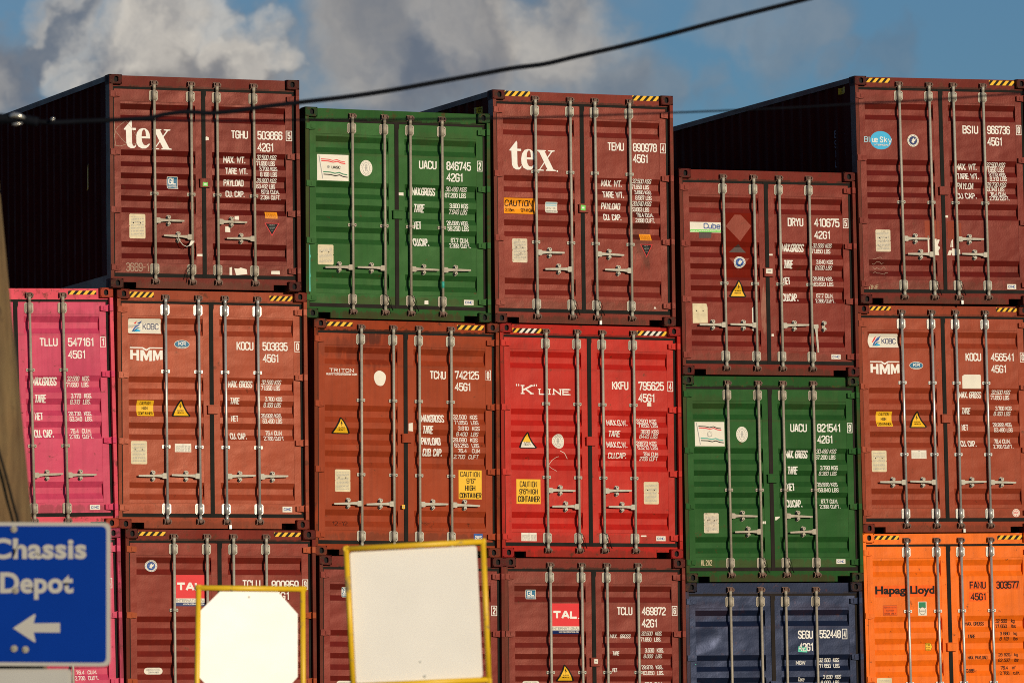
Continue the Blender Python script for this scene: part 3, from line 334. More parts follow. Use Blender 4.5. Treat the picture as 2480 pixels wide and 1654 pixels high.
class Deco:
    """flat artwork in (x, z) metres, every element on its own thin layer"""
    def __init__(s): s.f = []; s.mats = []; s.lay = 1
    def mi(s, k):
        if k not in s.mats: s.mats.append(k)
        return s.mats.index(k)
    def poly(s, pts, k, lay=None):
        if lay is None: s.lay += 1; lay = s.lay
        s.f.append((pts, s.mi(k), lay))
    def rect(s, x0, z0, x1, z1, k, lay=None): s.poly([(x0, z0), (x1, z0), (x1, z1), (x0, z1)], k, lay)
    def ell(s, cx, cz, rx, rz, k, n=28): s.poly([(cx+rx*math.cos(2*math.pi*i/n), cz+rz*math.sin(2*math.pi*i/n)) for i in range(n)], k)
    def stroke(s, pts, w, k, lay=None):
        if lay is None: s.lay += 1; lay = s.lay
        closed = len(pts) > 2 and pts[0] == pts[-1]
        if closed: pts = pts[:-1]
        n = len(pts); L = []; R = []
        for i in range(n):
            p = Vector(pts[i]); a = Vector(pts[(i-1) % n]) if (i or closed) else None; b = Vector(pts[(i+1) % n]) if (i < n-1 or closed) else None
            d1 = (p-a).normalized() if a is not None else (b-p).normalized(); d2 = (b-p).normalized() if b is not None else d1
            n1 = Vector((-d1.y, d1.x)); n2 = Vector((-d2.y, d2.x)); m = n1+n2
            m = m.normalized() if m.length > .1 else n1
            h = w/2/max(.45, m.dot(n1))
            e = Vector((0, 0))
            if a is None: e = -d1*w*.25
            if b is None: e = d2*w*.25
            L.append(tuple(p+m*h+e)); R.append(tuple(p-m*h+e))
        for i in range(n if closed else n-1):
            j = (i+1) % n; s.f.append(([L[i], R[i], R[j], L[j]], s.mi(k), lay))
    def text(s, t, x0, z0, x1, z1, k, w=.125, serif=False, vertical=False):
        """fit t in the box; w is the stroke width over the cap height"""
        h = z1-z0; sw = w*abs(h); s.lay += 3; base = s.lay
        adv = []; x = 0
        for ch in t:
            adv.append(x); x += WID.get(ch, 4.) + 1.5
        tot = x-1.5
        sx = ((x1-x0)-sw)/max(tot, .5); sz = (h-sw)/8
        for ch, ax in zip(t, adv):
            for q, st in enumerate([p for p in GL.get(ch, '').split(';') if p]):
                pts = [tuple(map(float, p.split(','))) for p in st.split()]
                P = [(x0+sw/2+(ax+px)*sx, z0+sw/2+pz*sz) for px, pz in pts]
                s.stroke(P, sw, k, base+(q % 3))
                if serif:
                    for (px, pz), e in ((pts[0], P[0]), (pts[-1], P[-1])):
                        if pz in (0, 8) and pts[0] != pts[-1]: s.rect(e[0]-sw*1.25, e[1]-sw*.32, e[0]+sw*1.25, e[1]+sw*.32, k, base+3)
        s.lay += 1
    def lines(s, x0, z0, x1, z1, k, n, seed=1):
        """rows of small print"""
        r = random.Random(seed); h = (z1-z0)/n; s.lay += 1
        for i in range(n):
            x = x0
            while x < x1-.004:
                w = min(x1-x, r.uniform(.006, .03)); s.rect(x, z0+h*(i+.25), x+w, z0+h*(i+.62), k, s.lay); x += w+r.uniform(.004, .009)

def finish(d, name, parent, surf, breaks, axis='z', both=False):
    """lay the artwork on the corrugated surface; surf(u, v) gives the depth"""
    bm = bmesh.new()
    for pts, mi, lay in d.f:
        if len(pts) > 4: tess(bm, [(x, -lay*.00045, z) for x, z in pts], mi)
        else: bm.faces.new([bm.verts.new((x, -lay*.00045, z)) for x, z in pts]).material_index = mi
    ext = [v.co.z if axis == 'z' else v.co.x for v in bm.verts]
    lo, hi = min(ext), max(ext)
    for b in breaks:
        if lo < b < hi:
            bmesh.ops.bisect_plane(bm, geom=bm.verts[:]+bm.edges[:]+bm.faces[:], dist=1e-6, plane_co=(0, 0, b) if axis == 'z' else (b, 0, 0), plane_no=(0, 0, 1) if axis == 'z' else (1, 0, 0))
    for v in bm.verts: v.co.y += surf(v.co.x, v.co.z)
    for f in bm.faces:
        f.normal_update()
        if f.normal.y > 0: f.normal_flip()
    return bm

# ------------------------------------------------------------------ stickers
def st_frame(x0, z0, x1, z1): return lambda u, v: (x0+(x1-x0)*u, z0+(z1-z0)*v)

def sticker(kind, x0, z0, x1, z1):
    """(part name, Deco); the box runs from lower left (x0, z0) to upper right (x1, z1)"""
    d = Deco(); F = st_frame(x0, z0, x1, z1); w = x1-x0; h = z1-z0; cx = (x0+x1)/2; cz = (z0+z1)/2
    def P(pts, k, lay=None): d.poly([F(u, v) for u, v in pts], k, lay)
    def R(a, b, c, e, k, lay=None): P([(a, b), (c, b), (c, e), (a, e)], k, lay)
    def T(t, a, b, c, e, k, ww=.14, **q):
        p = F(a, b); r = F(c, e); d.text(t, p[0], p[1], r[0], r[1], k, ww, **q)
    def S(pts, ww, k): d.stroke([F(u, v) for u, v in pts], ww, k)
    name = 'sticker'
    if kind.startswith('tex'):
        name = 'logo'
        def Q(p): return [((x-243)/760., 1-(y-900)/485.) for x, y in p]
        k = 'white'
        P(Q([(243, 1052), (358, 900), (372, 925), (372, 1032), (435, 1032), (435, 1068), (370, 1068), (372, 1290), (385, 1335), (410, 1340), (440, 1305), (432, 1350), (400, 1378), (350, 1378), (305, 1350), (282, 1300), (275, 1068), (245, 1065)]), k)
        P(Q([(597, 1170), (660, 1170), (655, 1130), (630, 1070), (590, 1037), (545, 1030), (490, 1050), (450, 1110), (434, 1200), (440, 1280), (470, 1345), (530, 1378), (590, 1375), (630, 1345), (658, 1300), (645, 1290), (600, 1325), (560, 1315), (535, 1270), (525, 1205), (525, 1170), (530, 1100), (548, 1058), (575, 1055), (590, 1090)]), k)
        P(Q([(525, 1170), (660, 1170), (660, 1205), (525, 1205)]), k)
        P(Q([(702, 1040), (842, 1040), (842, 1058), (822, 1062), (965, 1360), (1003, 1370), (1003, 1385), (840, 1385), (840, 1368), (865, 1360), (735, 1080), (702, 1058)]), k)
        P(Q([(880, 1042), (988, 1042), (985, 1058), (950, 1065), (745, 1365), (800, 1368), (805, 1385), (695, 1385), (695, 1368), (730, 1362), (925, 1065), (880, 1058)]), k)
        if 'dot' in kind: d.ell(x1+.02, z0, .011, .011, k, 10)
    elif kind == 'gl':
        P([(.06, 0), (1, 0), (1, .94), (.94, 1), (0, 1), (0, .06)], 'cream'); R(.05, .05, .95, .95, 'teal'); T('GL', .14, .36, .86, .9, 'white', .16); R(.12, .27, .88, .31, 'white'); T('CERTIFIED', .12, .1, .88, .22, 'white', .2)
    elif kind.startswith('plate'):
        name = 'data_plate'; k = 'platerust' if 'rust' in kind else 'plate'
        if 'torn' in kind: P([(0, 0), (1, .02), (1, .8), (.95, .97), (.88, 1), (0, 1)], k)
        else: P([(.05, 0), (.95, 0), (1, .04), (1, .47), (.96, .5), (1, .53), (1, .96), (.95, 1), (.05, 1), (0, .96), (0, .53), (.04, .5), (0, .47), (0, .04)], k)
        a = F(.1, .1); b = F(.9, .9)
        if 'torn' not in kind: d.lines(a[0], a[1], b[0], b[1], 'grey', 13, int(x0*1000))
        for u in (.26, .7): p = F(u, .63); d.ell(p[0], p[1], .008, .008, 'ink', 10)
    elif kind == 'tri_sheet':
        R(0, 0, 1, 1, 'orange'); a = F(.08, .08); b = F(.92, .92); d.lines(a[0], a[1], b[0], b[1], 'brown', 6, 3)
    elif kind == 'tri_down':
        P([(0, 1), (.5, 0), (1, 1)], 'red'); P([(.07, .96), (.5, .09), (.93, .96)], 'ink')
        for i, (a, b) in enumerate(((.33, .67), (.28, .72), (.32, .68), (.38, .62), (.42, .58))): q = F(a, .84-i*.11); r = F(b, .84-i*.11+.06); d.lines(q[0], q[1], r[0], r[1], 'grey', 1, i)
    elif kind == 'scrap': P([(0, .9), (.3, .85), (.5, 1), (.95, .8), (1, .2), (.4, .08), (.15, 0)], 'cream'); name = 'torn_label'
    elif kind == 'scrap_green': P([(0, .2), (.3, 0), (.9, .3), (1, 1), (.6, .85)], 'mint'); name = 'torn_label'
    elif kind == 'slip': P([(0, .05), (1, 0), (.97, 1), (.03, .93)], 'cream'); name = 'small_label'
    elif kind.startswith('tag'):
        k = dict(tag_green='lime', tag_white='cream', tag_yellow='yellow')[kind]; P([(0, .06), (.97, 0), (1, .95), (.05, 1)], k); R(.25, .35, .75, .65, 'white' if k == 'lime' else 'grey'); name = 'small_label'
    elif kind in ('scrawl_num', 'scrawl_12', 'one', 'scrawl_hl'):
        name = 'chalk_writing'; t, k = dict(scrawl_num=('3689-1', 'chalk'), scrawl_12=('12-12', 'ink'), one=('ONE', 'chalky'), scrawl_hl=('HL 21/2', 'chalky'))[kind]; T(t, 0, 0, 1, 1, k, .1)
    elif kind == 'scribble':
        name = 'scratches'
        S([(.08, 1), (.05, .55), (.1, .1), (.1, .0)], .006, 'chalk'); S([(.5, .98), (.2, .75), (.1, .6), (.35, .3), (.6, .08), (.3, -.02), (.03, .02), (0, .15), (.12, .6)], .005, 'chalk'); S([(.55, 1), (.8, .75), (1, .4), (1, .1), (.7, .12)], .004, 'chalk')
    elif kind == 'scrawl':
        name = 'chalk_writing'; r = random.Random(4)
        for i in range(4): S([(.05+.09*j+r.uniform(-.03, .03), .9-i*.25+r.uniform(-.08, .08)) for j in range(5+i)], .004, 'chalk')
    elif kind == 'scratch':
        name = 'scratches'; S([(0, .2), (.1, .35), (.25, .55), (.45, .7), (.55, .72)], .0045, 'cream'); S([(.6, 1), (.8, .9), (1, .62)], .006, 'cream'); S([(.02, .3), (.2, .12), (.4, 0)], .004, 'cream')
    elif kind.startswith('flag'):
        P([(0, 0), (1, 0), (1, 1), (0, 1)], 'cream'); S([(.06, .95), (.18, .07)], .012, 'grey'); S([(.085, .93), (.2, .07)], .006, 'white')
        top, bot = ('redsoft', 'sea') if kind == 'flag' else ('red', 'sea')
        t1, t2 = ('redsoft', 'red') if kind == 'flag' else ('ink', 'redsoft')
        def wave(v0, du=0): return [(.13+du, v0), (.35+du, v0-.01), (.5+du, v0-.05), (.63+du, v0-.01), (.75+du, v0-.07), (.88+du, v0-.09)]
        S(wave(.82), .011, t1); S(wave(.755, .01), .013, t2); S(wave(.33, .07), .013, 'green' if kind == 'flag' else 'sea'); S(wave(.235, .08), .012, 'ink')
        if kind == 'flag': p = F(.36, .53); d.ell(p[0], p[1], .017, .018, 'grey'); T('UASC', .46, .46, .74, .57, 'ink', .17)
        else:
            p = F(.5, .5); d.ell(p[0], p[1], .033, .036, 'grey'); d.ell(p[0], p[1], .028, .031, 'cream'); S([(.5, .62), (.43, .42), (.57, .42), (.5, .62)], .004, 'grey')
    elif kind == 'oval':
        name = 'inspection_seal'; d.ell(cx, cz, w/2, h/2, 'cream'); d.ell(cx, cz, w*.29, h*.36, 'grey'); d.ell(cx, cz, w*.25, h*.33, 'cream')
        S([(.42, .3), (.45, .5), (.42, .65), (.5, .72), (.58, .65), (.55, .5), (.6, .3)], .008, 'grey'); S([(.36, .5), (.64, .5)], .006, 'grey'); S([(.5, .7), (.5, .3)], .005, 'grey')
        for i in range(18):
            a = 2*math.pi*i/18; d.rect(cx+w*.4*math.cos(a)-.003, cz+h*.43*math.sin(a)-.004, cx+w*.4*math.cos(a)+.003, cz+h*.43*math.sin(a)+.004, 'grey', d.lay+1)
    elif kind == 'cimc': name = 'maker_label'; R(0, 0, 1, 1, 'cream'); T('CIMC', .12, .24, .88, .76, 'blue', .2)
    elif kind == 'bis': name = 'maker_label'; R(.28, 0, 1, 1, 'blue'); T('BIS', .4, .2, .92, .72, 'white', .18)
    elif kind == 'drip': name = 'paint_drip'; P([(.2, 0), (.8, 0), (.7, .3), (.95, .34), (.7, .4), (.7, .72), (1, .76), (.7, .8), (.6, 1), (.2, 1)], 'sea')
    elif kind == 'caution_wide': R(0, 0, 1, 1, 'orange'); T('CAUTION', .05, .48, .92, .88, 'ink', .15); T('2.9m', .06, .12, .34, .36, 'ink', .15); T("9'HIGH", .55, .12, .95, .36, 'ink', .15)
    elif kind == 'caution_high': R(0, 0, 1, 1, 'yellow'); T('CAUTION', .18, .72, .82, .92, 'ink', .13); T('HIGH', .32, .4, .66, .6, 'ink', .13); T('CONTAINER', .07, .08, .93, .27, 'ink', .13)
    elif kind == 'caution_tall': R(0, 0, 1, 1, 'yellow'); T('CAUTION', .07, .77, .93, .95, 'ink', .12); T("9'6\"", .34, .54, .74, .72, 'ink', .12); T('HIGH', .28, .29, .72, .48, 'ink', .12); T('CONTAINER', .04, .04, .98, .22, 'ink', .12)
    elif kind == 'caution_sq': R(0, 0, 1, 1, 'yellow'); T('CAUTION', .14, .68, .86, .92, 'ink', .12); T("9'6\"HIGH", .12, .39, .88, .61, 'ink', .12); T('CONTAINER', .06, .08, .96, .32, 'ink', .12)
    elif kind == 'dnv': P([(.05, 0), (.95, 0), (1, .08), (1, .95), (.95, 1), (.05, 1), (0, .95), (0, .08)], 'cream'); R(.04, .62, .96, .94, 'lightblue'); R(.04, .74, .96, .8, 'cream'); T('DNV-GL', .06, .34, .94, .52, 'grey', .16); T('CERTIFIED', .08, .08, .92, .22, 'grey', .18)
    elif kind.startswith('stripe'):
        name = 'hazard_stripe'; wht = 'white' in kind; R(0, 0, 1, 1, 'ink'); n = 5 if wht else 4; s_ = h/w*.9; p = (1-.0)/n
        for i in range(-1, n+1):
            a = i*p+.02; b = a+p*.52; q = [(a, 0), (b, 0), (b+s_, 1), (a+s_, 1)]; out = []
            # clip to the tape
            def clip(poly, xc, keep):
                r = []
                for j in range(len(poly)):
                    A, B = poly[j], poly[(j+1) % len(poly)]; ia = keep*(A[0]-xc) >= 0; ib = keep*(B[0]-xc) >= 0
                    if ia: r.append(A)
                    if ia != ib: t = (xc-A[0])/(B[0]-A[0]); r.append((xc, A[1]+t*(B[1]-A[1])))
                return r
            q = clip(q, 0, 1); q = clip(q, 1, -1) if len(q) > 2 else q
            if len(q) > 2: P(q, 'cream' if (wht and 0 < i < n-1) else 'yellow', d.lay if i > -1 else None)
    elif kind == 'tinytri': P([(0, 0), (1, 0), (.4, 1)], 'cream'); name = 'small_label'
    elif kind == 'cube': R(0, 0, 1, 1, 'cream'); T('Cube', .44, .36, .98, .92, 'blue', .17); R(.01, .04, .99, .28, 'lime'); p = F(.03, .08); q = F(.97, .24); d.lines(p[0], p[1], q[0], q[1], 'cream', 1, 5)
    elif kind == 'patch_dark': P([(.02, 0), (.95, .05), (1, .9), (.5, 1), (.03, .92)], 'darkpatch'); name = 'smudge'
    elif kind == 'patch_red': R(0, 0, 1, 1, 'DR1'); P([(.0, .79), (.35, .97), (.6, .97), (1, .8), (.55, .56)], 'DR0'); P([(.15, .39), (.5, .52), (.82, .39)], 'darkpatch'); P([(.1, .3), (.9, .3), (.5, .12)], 'DR0'); name = 'repaint_patch'
    elif kind.startswith('seal'):
        name = 'inspection_seal'; k = 'navy' if 'dark' in kind else 'blue'; d.ell(cx, cz, w/2, h/2, 'cream')
        for i in range(20):
            a = 2*math.pi*i/20; d.rect(cx+w*.43*math.cos(a)-.004, cz+h*.43*math.sin(a)-.004, cx+w*.43*math.cos(a)+.004, cz+h*.43*math.sin(a)+.004, k, d.lay+1)
        d.lay += 1; d.ell(cx, cz, w*.35, h*.35, k)
        P([(.25, .62), (.4, .52), (.5, .7), (.6, .72), (.57, .58), (.75, .68), (.68, .48), (.56, .4), (.6, .3), (.45, .32), (.35, .4), (.42, .48)], 'cream')
    elif kind.startswith('warn'):
        name = 'warning_sign'; P([(.06, 0), (.94, 0), (1, .07), (.56, .95), (.5, 1), (.44, .95), (0, .07)], 'ink'); P([(.1, .06), (.9, .06), (.5, .9)], 'yellow')
        if kind == 'warn_white': P([(.1, .06), (.9, .06), (.74, .4), (.26, .4)], 'cream')
        T('SUPER', .33, .33, .67, .4, 'ink', .2); T('HEAVY', .31, .2, .69, .28, 'ink', .2); P([(.5, .78), (.44, .58), (.5, .6), (.47, .46), (.57, .64), (.51, .62)], 'ink') if kind == 'warn' else None
    elif kind == 'bluesky':
        name = 'logo'; d.ell(cx, cz, w/2, h/2, 'cyan'); T('ue Sky'.replace('Sky', 'S'), .08, .38, .6, .7, 'white', .14); T('k', .64, .38, .78, .7, 'white', .14); S([F2 for F2 in ((.84, .58), (.91, .4))], .008, 'white'); S([(1.0, .58), (.86, .24)], .008, 'white')
        T('Bl', -.3, .38, -.02, .7, 'lightblue', .14)
        T('INTERMODAL', .14, .2, .84, .29, 'white', .2)
    elif kind.startswith('patch_white'):
        name = 'torn_label'
        if kind == 'patch_white': P([(0, 0), (.12, 0), (.12, 1), (0, 1)], 'cream'); P([(.42, .03), (.9, 0), (.84, .22), (1, .4), (.8, .5), (.97, .78), (.6, .86), (.44, .74)], 'cream')
        else: P([(0, .02), (.12, .28), (.36, .42), (.5, .40), (.98, .36), (1, .05), (.5, .0)], 'cream'); P([(.24, .5), (.46, .46), (.46, .98), (.3, .8)], 'cream')
    elif kind == 'patch_rustred': name = 'repaint_patch'; R(0, 0, .17, 1, 'BS1'); R(.24, 0, .4, 1, 'BS1'); R(.62, 0, .82, 1, 'BS1'); R(.86, 0, 1, .9, 'BS1')
    elif kind == 'kobc':
        P([(0, .05), (.03, 0), (1, .0), (1, .9), (.97, 1), (.02, 1), (-.01, .5)], 'cream')
        P([(.13, .14), (.2, .4), (.3, .7), (.43, .86), (.36, .55), (.26, .4), (.2, .22)], 'blue'); P([(.12, .35), (.2, .7), (.28, .86), (.24, .6), (.17, .4)], 'red'); P([(.1, .12), (.2, .2), (.3, .42), (.41, .42), (.3, .32), (.24, .16), (.3, .12)], 'teal'); P([(.2, .13), (.3, .3), (.4, .22), (.36, .14)], 'cyan')
        T('KOBC', .46, .28, .94, .68, 'navy', .13)
    elif kind == 'hmm':
        name = 'logo'; P([(0, .92), (.37, .92), (.5, .74), (.63, .92), (1, .92), (1, 1), (.6, 1), (.5, .86), (.4, 1), (0, 1)], 'white')
        P([(.01, .16), (.09, .16), (.09, .42), (.2, .42), (.2, .08), (.28, .06), (.28, .8), (.2, .8), (.2, .58), (.09, .58), (.09, .8), (.01, .8)], 'white')
        P([(.32, .06), (.4, .04), (.4, .48), (.475, .1), (.525, .1), (.59, .48), (.59, .04), (.67, .06), (.67, .8), (.58, .8), (.5, .42), (.42, .8), (.32, .8)], 'white')
        P([(.7, .06), (.77, .08), (.77, .48), (.82, .12), (.86, .12), (.92, .5), (.92, .14), (1, .16), (1, .8), (.92, .8), (.85, .45), (.78, .8), (.7, .8)], 'white')
    elif kind == 'kr': d.ell(cx, cz, w/2, h/2, 'cream'); d.ell(cx, cz, w*.47, h*.44, 'teal'); T('KR', .27, .36, .76, .8, 'white', .2); T('KOREAN REGISTER', .22, .14, .8, .24, 'cream', .2)
    elif kind == 'tablelabel':
        R(0, 0, 1, 1, 'cream'); T('CIMC', .44, .84, .58, .93, 'grey', .2)
        for a, b in ((.06, .35), (.4, .58), (.63, .76), (.8, .95)): p = F(a, .08); q = F(b, .78); d.lines(p[0], p[1], q[0], q[1], 'grey', 6, int(a*100))
    elif kind == 'triton': name = 'logo'; T('TRITON', 0, 0, 1, 1, 'white', .15, serif=True)
    elif kind == 'www': name = 'logo'; T('WWW.TRITONCONTAINER.COM'.lower().replace('w', 'u').replace('n', 'm').replace('i', 'l'), 0, 0, 1, 1, 'white', .15)
    elif kind == 'blob': d.poly([(cx+w/2*math.cos(a)*(1+.06*math.sin(3*a)), cz+h/2*math.sin(a)*(1+.05*math.cos(2*a+1))) for a in [2*math.pi*i/26 for i in range(26)]], 'cream')
    elif kind == 'kline':
        name = 'logo'; T('K', .1, .06, .3, .94, 'white', .17, serif=True); T('LINE', .42, .04, 1, .62, 'white', .2, serif=True)
        for u in (.0, .04, .335, .375): p = F(u, .9); d.ell(p[0], p[1], .008, .014, 'white', 8)
    elif kind == 'square_white': P([(0, 0), (1, 0), (1, .95), (.92, 1), (.1, 1), (.04, .9), (0, .9)], 'cream')
    elif kind == 'ccic': d.ell(cx, cz, w/2, h/2, 'cream'); d.ell(cx, cz, w*.42, h*.42, 'redsoft'); d.ell(cx, cz, w*.37, h*.37, 'cream'); T('CNC', .24, .38, .78, .62, 'redsoft', .24); S([(.5, .72), (.5, .88)], .008, 'redsoft'); S([(.5, .12), (.5, .28)], .008, 'redsoft')
    elif kind == 'tal':
        name = 'logo'; R(0, .25, 1, 1, 'redsoft' if x0 < -.66 else 'red'); R(0, .12, 1, .25, 'cream'); R(0, 0, 1, .12, 'navy'); T('TAL', .03, .5, .92, .76, 'white', .27); R(.95, .5, .985, .53, 'white')
        T('INTERNATIONAL', .0, .145, 1, .225, 'grey', .14); T('WWW.TALINTERNATIONAL.COM', .24, .04, .97, .09, 'white', .2)
    elif kind == 'corten':
        r = h/2; pts = [(x0+r+r*math.cos(a), cz+r*math.sin(a)) for a in [math.pi/2+math.pi*i/8 for i in range(9)]]+[(x1-r+r*math.cos(a), cz+r*math.sin(a)) for a in [-math.pi/2+math.pi*i/8 for i in range(9)]]
        d.poly(pts, 'cream'); T('CORTEN STEEL', .12, .54, .88, .82, 'grey', .14); T('CONTAINER', .22, .16, .8, .44, 'grey', .14)
    elif kind == 'washed': P([(.05, .98), (1, .85), (.95, 0), (0, .1)], 'mint'); T('WASHED', .08, .66, .88, .88, 'green', .17); T('4/7/17', .14, .22, .82, .5, 'green', .1)
    elif kind == 'patch_orange': R(0, 0, 1, 1, 'FA1'); name = 'repaint_patch'
    elif kind == 'hapag':
        name = 'logo'; return name, None
    elif kind == 'repair': R(0, 0, 1, 1, 'brown'); R(.025, .035, .975, .965, 'FA1'); T('REPAIR WITH', .07, .7, .93, .88, 'brown', .14); T('"CORTEN"', .2, .4, .8, .58, 'brown', .14); T('STEEL ONLY', .1, .1, .9, .28, 'brown', .14)
    elif kind == 'greenwhite': R(0, 0, 1, 1, 'cream'); R(.08, .55, .9, .96, 'green'); p = F(.5, .33); d.ell(p[0], p[1], .046, .05, 'ink'); d.ell(p[0], p[1], .041, .045, 'cream'); T('BERG', .24, .26, .76, .36, 'grey', .2)
    elif kind == 'tir': P([(0, 0), (.75, 0), (1, .5), (.75, 1), (0, 1)], 'ink'); P([(.04, .04), (.73, .04), (.94, .5), (.73, .96), (.04, .96)], 'yellow'); T('TIR', .14, .62, .62, .86, 'ink', .18); T('PLATE', .14, .36, .66, .5, 'brown', .14); T('HIGH', .14, .12, .6, .26, 'brown', .12)
    return name, d

# ------------------------------------------------------------------ container geometry
W_, LEN = 2.438, 12.192
PR = {2.896: [(.34, .41, .482, .55), (1.052, 1.12, 1.192, 1.26), (1.33, 1.40, 1.47, 1.537), (1.607, 1.677, 1.748, 1.815), (2.33, 2.40, 2.47, 2.54)],
      2.591: [(.345, .412, .48, .548), (.905, .972, 1.045, 1.108), (1.185, 1.25, 1.322, 1.39), (1.462, 1.525, 1.603, 1.668), (2.02, 2.085, 2.158, 2.225)]}
YD, YP, YR = .070, .0735, .113
X = lambda x: x-W_/2
def depth_at(H, x, z):
    xx = x+W_/2; t = H-z
    if not (.160 < xx < 1.113 or 1.324 < xx < 2.274): return YD
    if t < .318 or t > H-.315: return YD
    for a, b, c, e in PR[H]:
        if a < t < e:
            k = (t-a)/(b-a) if t < b else (1 if t < c else (e-t)/(e-c))
            return YP+(YR-YP)*k
    return YP
def side_prof(y):
    """depth of the side sheet below the post line at distance y from the doors"""
    t = (y-.30) % .278
    if y < .30 or y > LEN-.35: return 0.
    if t < .072: return 0.
    if t < .140: return (t-.072)/.068
    if t < .210: return 1.
    return 1-(t-.210)/.068
CACHE = {}
def cached(key, fn):
    if key not in CACHE: CACHE[key] = fn()
    return CACHE[key]

def g_frame(H):
    bm = bmesh.new(); ch = .118
    for s in (0, 1):
        def b(x0, x1, y0, y1, z0, z1):
            if s: x0, x1 = W_-x1, W_-x0
            bx(bm, X(x0), X(x1), y0, y1, z0, z1)
        b(.003, .046, .004, .16, ch, H-ch); b(.046, .062, .084, .16, ch, H-ch)          # front post, stepped
        b(.003, .05, LEN-.16, LEN-.004, ch, H-ch)
        b(.004, .055, .16, LEN-.16, H-.072, H-.006); b(.006, .055, .16, LEN-.16, .02, .165)
        b(.162, .340, .058, .12, .078, .143); b(.047, .162, .06, .12, .119, .143); b(.163, .340, .40, .46, .01, .14)
    bx(bm, X(.0472), X(W_-.0472), .058, .13, H-.139, H-.119); bx(bm, X(.163), X(W_-.163), .058, .13, H-.119, H-.006)
    bx(bm, X(.340), X(W_-.340), .058, .12, .010, .143); bx(bm, X(.05), X(W_-.05), .12, .16, .1, .143)
    for z0, z1 in ((.01, .14), (H-.12, H-.01)): bx(bm, X(.164), X(W_-.164), LEN-.1, LEN-.01, z0, z1)
    return to_mesh('frame', bm)

def g_casting():
    """front lower/upper corner block with its slot; x 0..0.162, y 0..0.178, z 0..0.118"""
    bm = bmesh.new(); w, dp, h = .162, .178, .118; c = .006
    N = 20; cx, cz = .0895, .06
    ring_o, ring_i, ring_b = [], [], []
    for i in range(N):
        a = 2*math.pi*(i+.5)/N; ca, sa = math.cos(a), math.sin(a)
        dx = (w-cx-c) if ca > 0 else cx-c; dz = (h-cz-c) if sa > 0 else cz-c
        k = min(dx/abs(ca) if abs(ca) > 1e-6 else 9, dz/abs(sa) if abs(sa) > 1e-6 else 9)
        ring_o.append(bm.verts.new((cx+ca*k, 0, cz+sa*k)))
        ex = .028*ca; ez = .024*sa+(.012 if sa > 0 else -.012)
        ring_i.append(bm.verts.new((cx+ex, 0, cz+ez))); ring_b.append(bm.verts.new((cx+ex*1.05, .035, cz+ez*1.05)))
    for i in range(N):
        j = (i+1) % N
        bm.faces.new([ring_o[i], ring_o[j], ring_i[j], ring_i[i]]); f = bm.faces.new([ring_i[i], ring_i[j], ring_b[j], ring_b[i]]); f.material_index = 1
    f = bm.faces.new(ring_b); f.material_index = 1
    # body behind a small chamfer
    bx(bm, 0, w, c, dp, 0, h)
    o = [(c, c), (w-c, c), (w-c, h-c), (c, h-c)]; q = [(0, 0), (w, 0), (w, h), (0, h)]
    A = [bm.verts.new((x, .0, z)) for x, z in o]; B = [bm.verts.new((x, c, z)) for x, z in q]
    for i in range(4): bm.faces.new([A[i], A[(i+1) % 4], B[(i+1) % 4], B[i]])
    # slot in the outer side
    for zz in (0,):
        v = [bm.verts.new((-.0012, .09+.03*math.cos(2*math.pi*i/14), .06+.038*math.sin(2*math.pi*i/14))) for i in range(14)]; f = bm.faces.new(v); f.material_index = 1
    # the box behind the front must be open where the slot goes in
    bm.normal_update()
    bad = [f for f in bm.faces if f.material_index == 0 and abs(f.normal.y) > .99 and all(abs(v.co.y-c) < 1e-5 for v in f.verts)]
    bmesh.ops.delete(bm, geom=bad, context='FACES_ONLY')
    return to_mesh('corner_casting', bm, False)

def g_side(H):
    bm = bmesh.new(); ys = [.16, .30]; y = .30
    while y < LEN-.35:
        for t in (.072, .140, .210, .278):
            if y+t < LEN-.35: ys.append(y+t)
        y += .278
    ys += [LEN-.34, LEN-.16]; ys = sorted(set(round(v, 4) for v in ys)); z0, z1 = .165, H-.072
    def xo(yy): return .010+.036*side_prof(yy+1e-5 if yy < LEN-.4 else yy)
    a = [(bm.verts.new((xo(v), v, z0)), bm.verts.new((xo(v), v, z1)), bm.verts.new((xo(v)+.002, v, z0)), bm.verts.new((xo(v)+.002, v, z1))) for v in ys]
    for p, q in zip(a, a[1:]):
        bm.faces.new([p[0], p[1], q[1], q[0]]); bm.faces.new([p[2], q[2], q[3], p[3]])
    return to_mesh('side_wall', bm, False)

def g_panel(H, xa, xb, dents=()):
    bm = bmesh.new(); ts = [.318]
    for r in PR[H]: ts += list(r)
    ts.append(H-.315)
    if dents:
        full = []
        for a, b in zip(ts, ts[1:]):
            n = max(1, int((b-a)/.02)); full += [a+(b-a)*i/n for i in range(n)]
        ts = full+[ts[-1]]
    nx = 48 if dents else 1; xs = [xa+(xb-xa)*i/nx for i in range(nx+1)]
    def dp(x, t):
        y = depth_at(H, X(min(max(x, xa+1e-4), xb-1e-4)), H-t)
        for cx, ct, rx, rt, am, sk in dents:
            u = (x-cx+sk*(t-ct))/rx; v = (t-ct)/rt; q = u*u+v*v
            if q < 1: y += am*(1-q)**1.3
        return y
    g = [[bm.verts.new((X(x), dp(x, t), H-t)) for x in xs] for t in ts]
    for r, s in zip(g, g[1:]):
        for i in range(nx):
            f = bm.faces.new([r[i], s[i], s[i+1], r[i+1]]); f.smooth = bool(dents)
    bx(bm, X(xa), X(xb), YR+.006, YR+.010, .32, H-.32)
    me = to_mesh('door_panel', bm, False)
    if dents:
        try: me.set_sharp_from_angle(angle=rad(12))
        except Exception: pass
    return me

